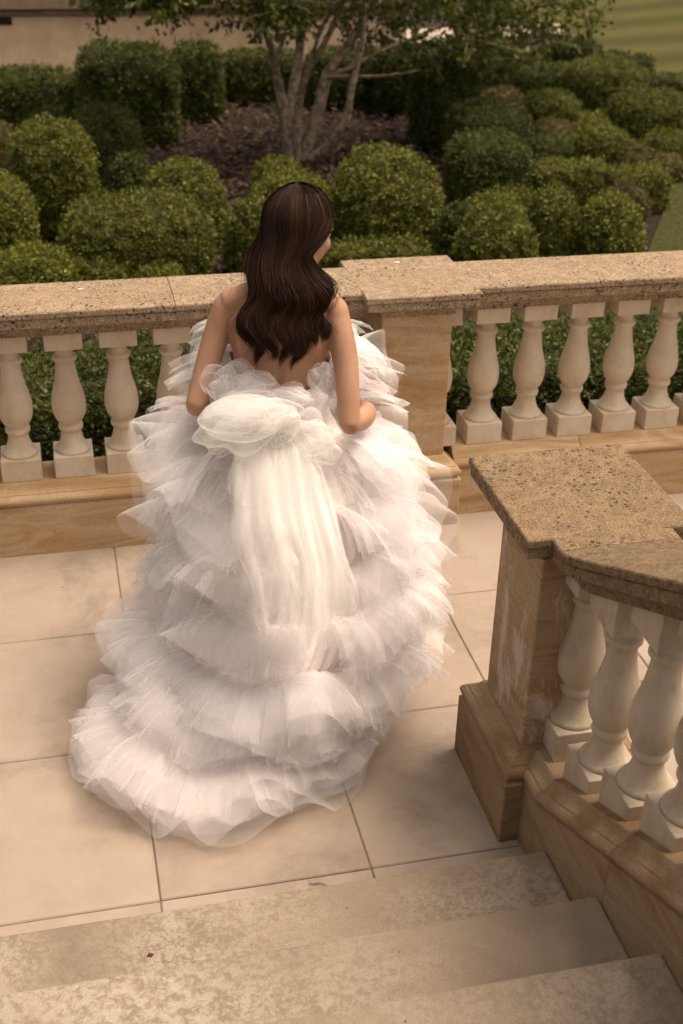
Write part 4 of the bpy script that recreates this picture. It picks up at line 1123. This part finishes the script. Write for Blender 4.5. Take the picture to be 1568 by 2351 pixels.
Dl = np.repeat(ax_, k, 0) * np.sign(tpos)[:, None] * .6 + grg.normal(0, .6, Pl.shape) + np.array((0, 0, -.35))
Vl, Fl = leaf_quads(Pl, Dl, .075, grg)
crown = add('crown', np_mesh('crown', Vl, Fl, MT['tleaf'], False, np.clip(grg.normal(.45, .2, len(Fl)), 0, 1))); under(crown, tree)
Vt, Ft = [], []
for c_, a_ in zip(cl, ax_):                      # twigs carrying the sprays
    b = len(Vt); s_ = np.cross(a_, (0, 0, 1.0)); s_ = s_ / np.linalg.norm(s_) * .004; q = np.cross(a_, s_)
    for e_ in (-.28, .28):
        for w_ in (s_, q, -s_, -q): Vt.append(c_ + a_ * e_ + w_)
    Ft += [(b + i, b + (i + 1) % 4, b + 4 + (i + 1) % 4, b + 4 + i) for i in range(4)]
under(add('twigs', np_mesh('twigs', Vt, Ft, MT['bark'])), tree)

# ---- bark chips over the bed
n = 5200
xy = np.stack([grg.uniform(-1.5, 9, n), grg.uniform(4.0, 13, n)], 1)
sel = np.array([at_z(grg.uniform(300, 1100), grg.uniform(225, 640), ZG) for _ in range(n)]); xy = sel[:, :2] + grg.normal(0, .03, (n, 2))
ang = grg.uniform(0, 6.28, n); L_ = grg.uniform(.02, .06, n); w_ = grg.uniform(.008, .02, n)
d = np.stack([np.cos(ang), np.sin(ang), grg.normal(0, .25, n)], 1); s_ = np.stack([-np.sin(ang), np.cos(ang), grg.normal(0, .3, n)], 1)
c0 = np.concatenate([xy, np.full((n, 1), ZG + .03) + grg.uniform(0, .03, (n, 1))], 1)
Vc = np.stack([c0 - d * L_[:, None] - s_ * w_[:, None], c0 + d * L_[:, None] - s_ * w_[:, None], c0 + d * L_[:, None] + s_ * w_[:, None], c0 - d * L_[:, None] + s_ * w_[:, None]], 1)
V8 = np.concatenate([Vc, Vc + np.array((0, 0, .008))], 1).reshape(-1, 3)
b = np.arange(n)[:, None] * 8
F8 = np.concatenate([b + np.array(q)[None] for q in ((4, 5, 6, 7), (0, 1, 5, 4), (1, 2, 6, 5), (2, 3, 7, 6), (3, 0, 4, 7))], 0)
chips = add('bark_chips', np_mesh('bark_chips', V8, F8, MT['chip'], False, np.tile(grg.random(n), 5)))
tag(chips, 'loose brown bark chips scattered over the planting bed', 'mulch', kind='stuff')

# ---- stucco building behind the hedges
BY = 12.4
z_ledge = at_y(60, 20, BY)[2]
bld = tag(empty('building', (2, BY, ZG)), 'cream stucco building with brown string course behind the hedges', 'building')
under(box('wall', (-9, BY, ZG - .1), (5.6, BY + 3, 4.2), MT['stucco'], None, .01), bld)
under(box('string_course', (-9.02, BY - .12, z_ledge), (5.68, BY + .05, z_ledge + .16), MT['trim'], None, .012), bld)
under(box('string_course', (-9.02, BY - .06, z_ledge - .07), (5.64, BY + .05, z_ledge - .003), MT['trim'], None, .01), bld)
pv = at_y(10, 48, BY)
vent = under(box('vent', (pv[0] - .14, BY - .02, pv[2] - .045), (pv[0] + .09, BY + .03, pv[2] + .045), MT['dark'], None, .004), bld)
for k in range(3):
    q = box('louvre', (pv[0] - .13, BY - .03, pv[2] - .032 + .027 * k), (pv[0] + .08, BY - .018, pv[2] - .022 + .027 * k), MT['dark'], None, .002)
    q.parent = vent
# ---- garden light at the lawn edge
gp = at_z(1357, 92, ZG); dl = (gp - CAM) @ C_F
gl = tag(empty('garden_light', tuple(gp)), 'small round dark garden light on a stake at the lawn edge', 'lamp')
under(add('stake', tube_mesh('stake', [(gp[0], gp[1], ZG), (gp[0], gp[1], ZG + .12), (gp[0], gp[1], ZG + .22)], (.012, .012, .012), MT['dark'], 8, 2)), gl)
hd = add('lamp_head', lathe_mesh('lamp_head', [(.001, -.07), (.05, -.065), (.062, -.03), (.062, .05), (.05, .055), (.046, .02), (.001, .018)], MT['dark'], 18), None, (gp[0], gp[1], ZG + .26), (R(68), 0, R(25)))
under(hd, gl)
# ---- a fallen twig and a dead leaf on the floor
p = at_z(735, 2030, .004); q = at_z(762, 2037, .004); r_ = at_z(710, 2027, .004)
tag(add('twig', tube_mesh('twig', [tuple(r_), tuple((r_ + p) / 2 + np.array((0, -.004, .003))), tuple(p + np.array((0, .003, .002))), tuple(q)], (.0012, .0016, .0014, .0009), MT['bark'], 6, 4)), 'thin curved twig lying on the paving near the train', 'twig')
lf = at_z(345, 2192, RI + .002)
V = [(lf[0] + .008 * math.cos(t) * (1 + .35 * math.cos(3 * t + 1)), lf[1] + .006 * math.sin(t) * (1 + .3 * math.sin(4 * t)), RI + .001 + .003 * (k % 2)) for k, t in enumerate(np.linspace(0, 6.28, 11)[:-1])] + [(lf[0], lf[1], RI + .005)]
tag(add('dead_leaf', np_mesh('dead_leaf', V, [(i, (i + 1) % 10, 10) for i in range(10)], mat_plain('dead_leaf', (0.05, 0.04, 0.02), .9))), 'tiny shrivelled dark leaf on the lowest step', 'leaf')
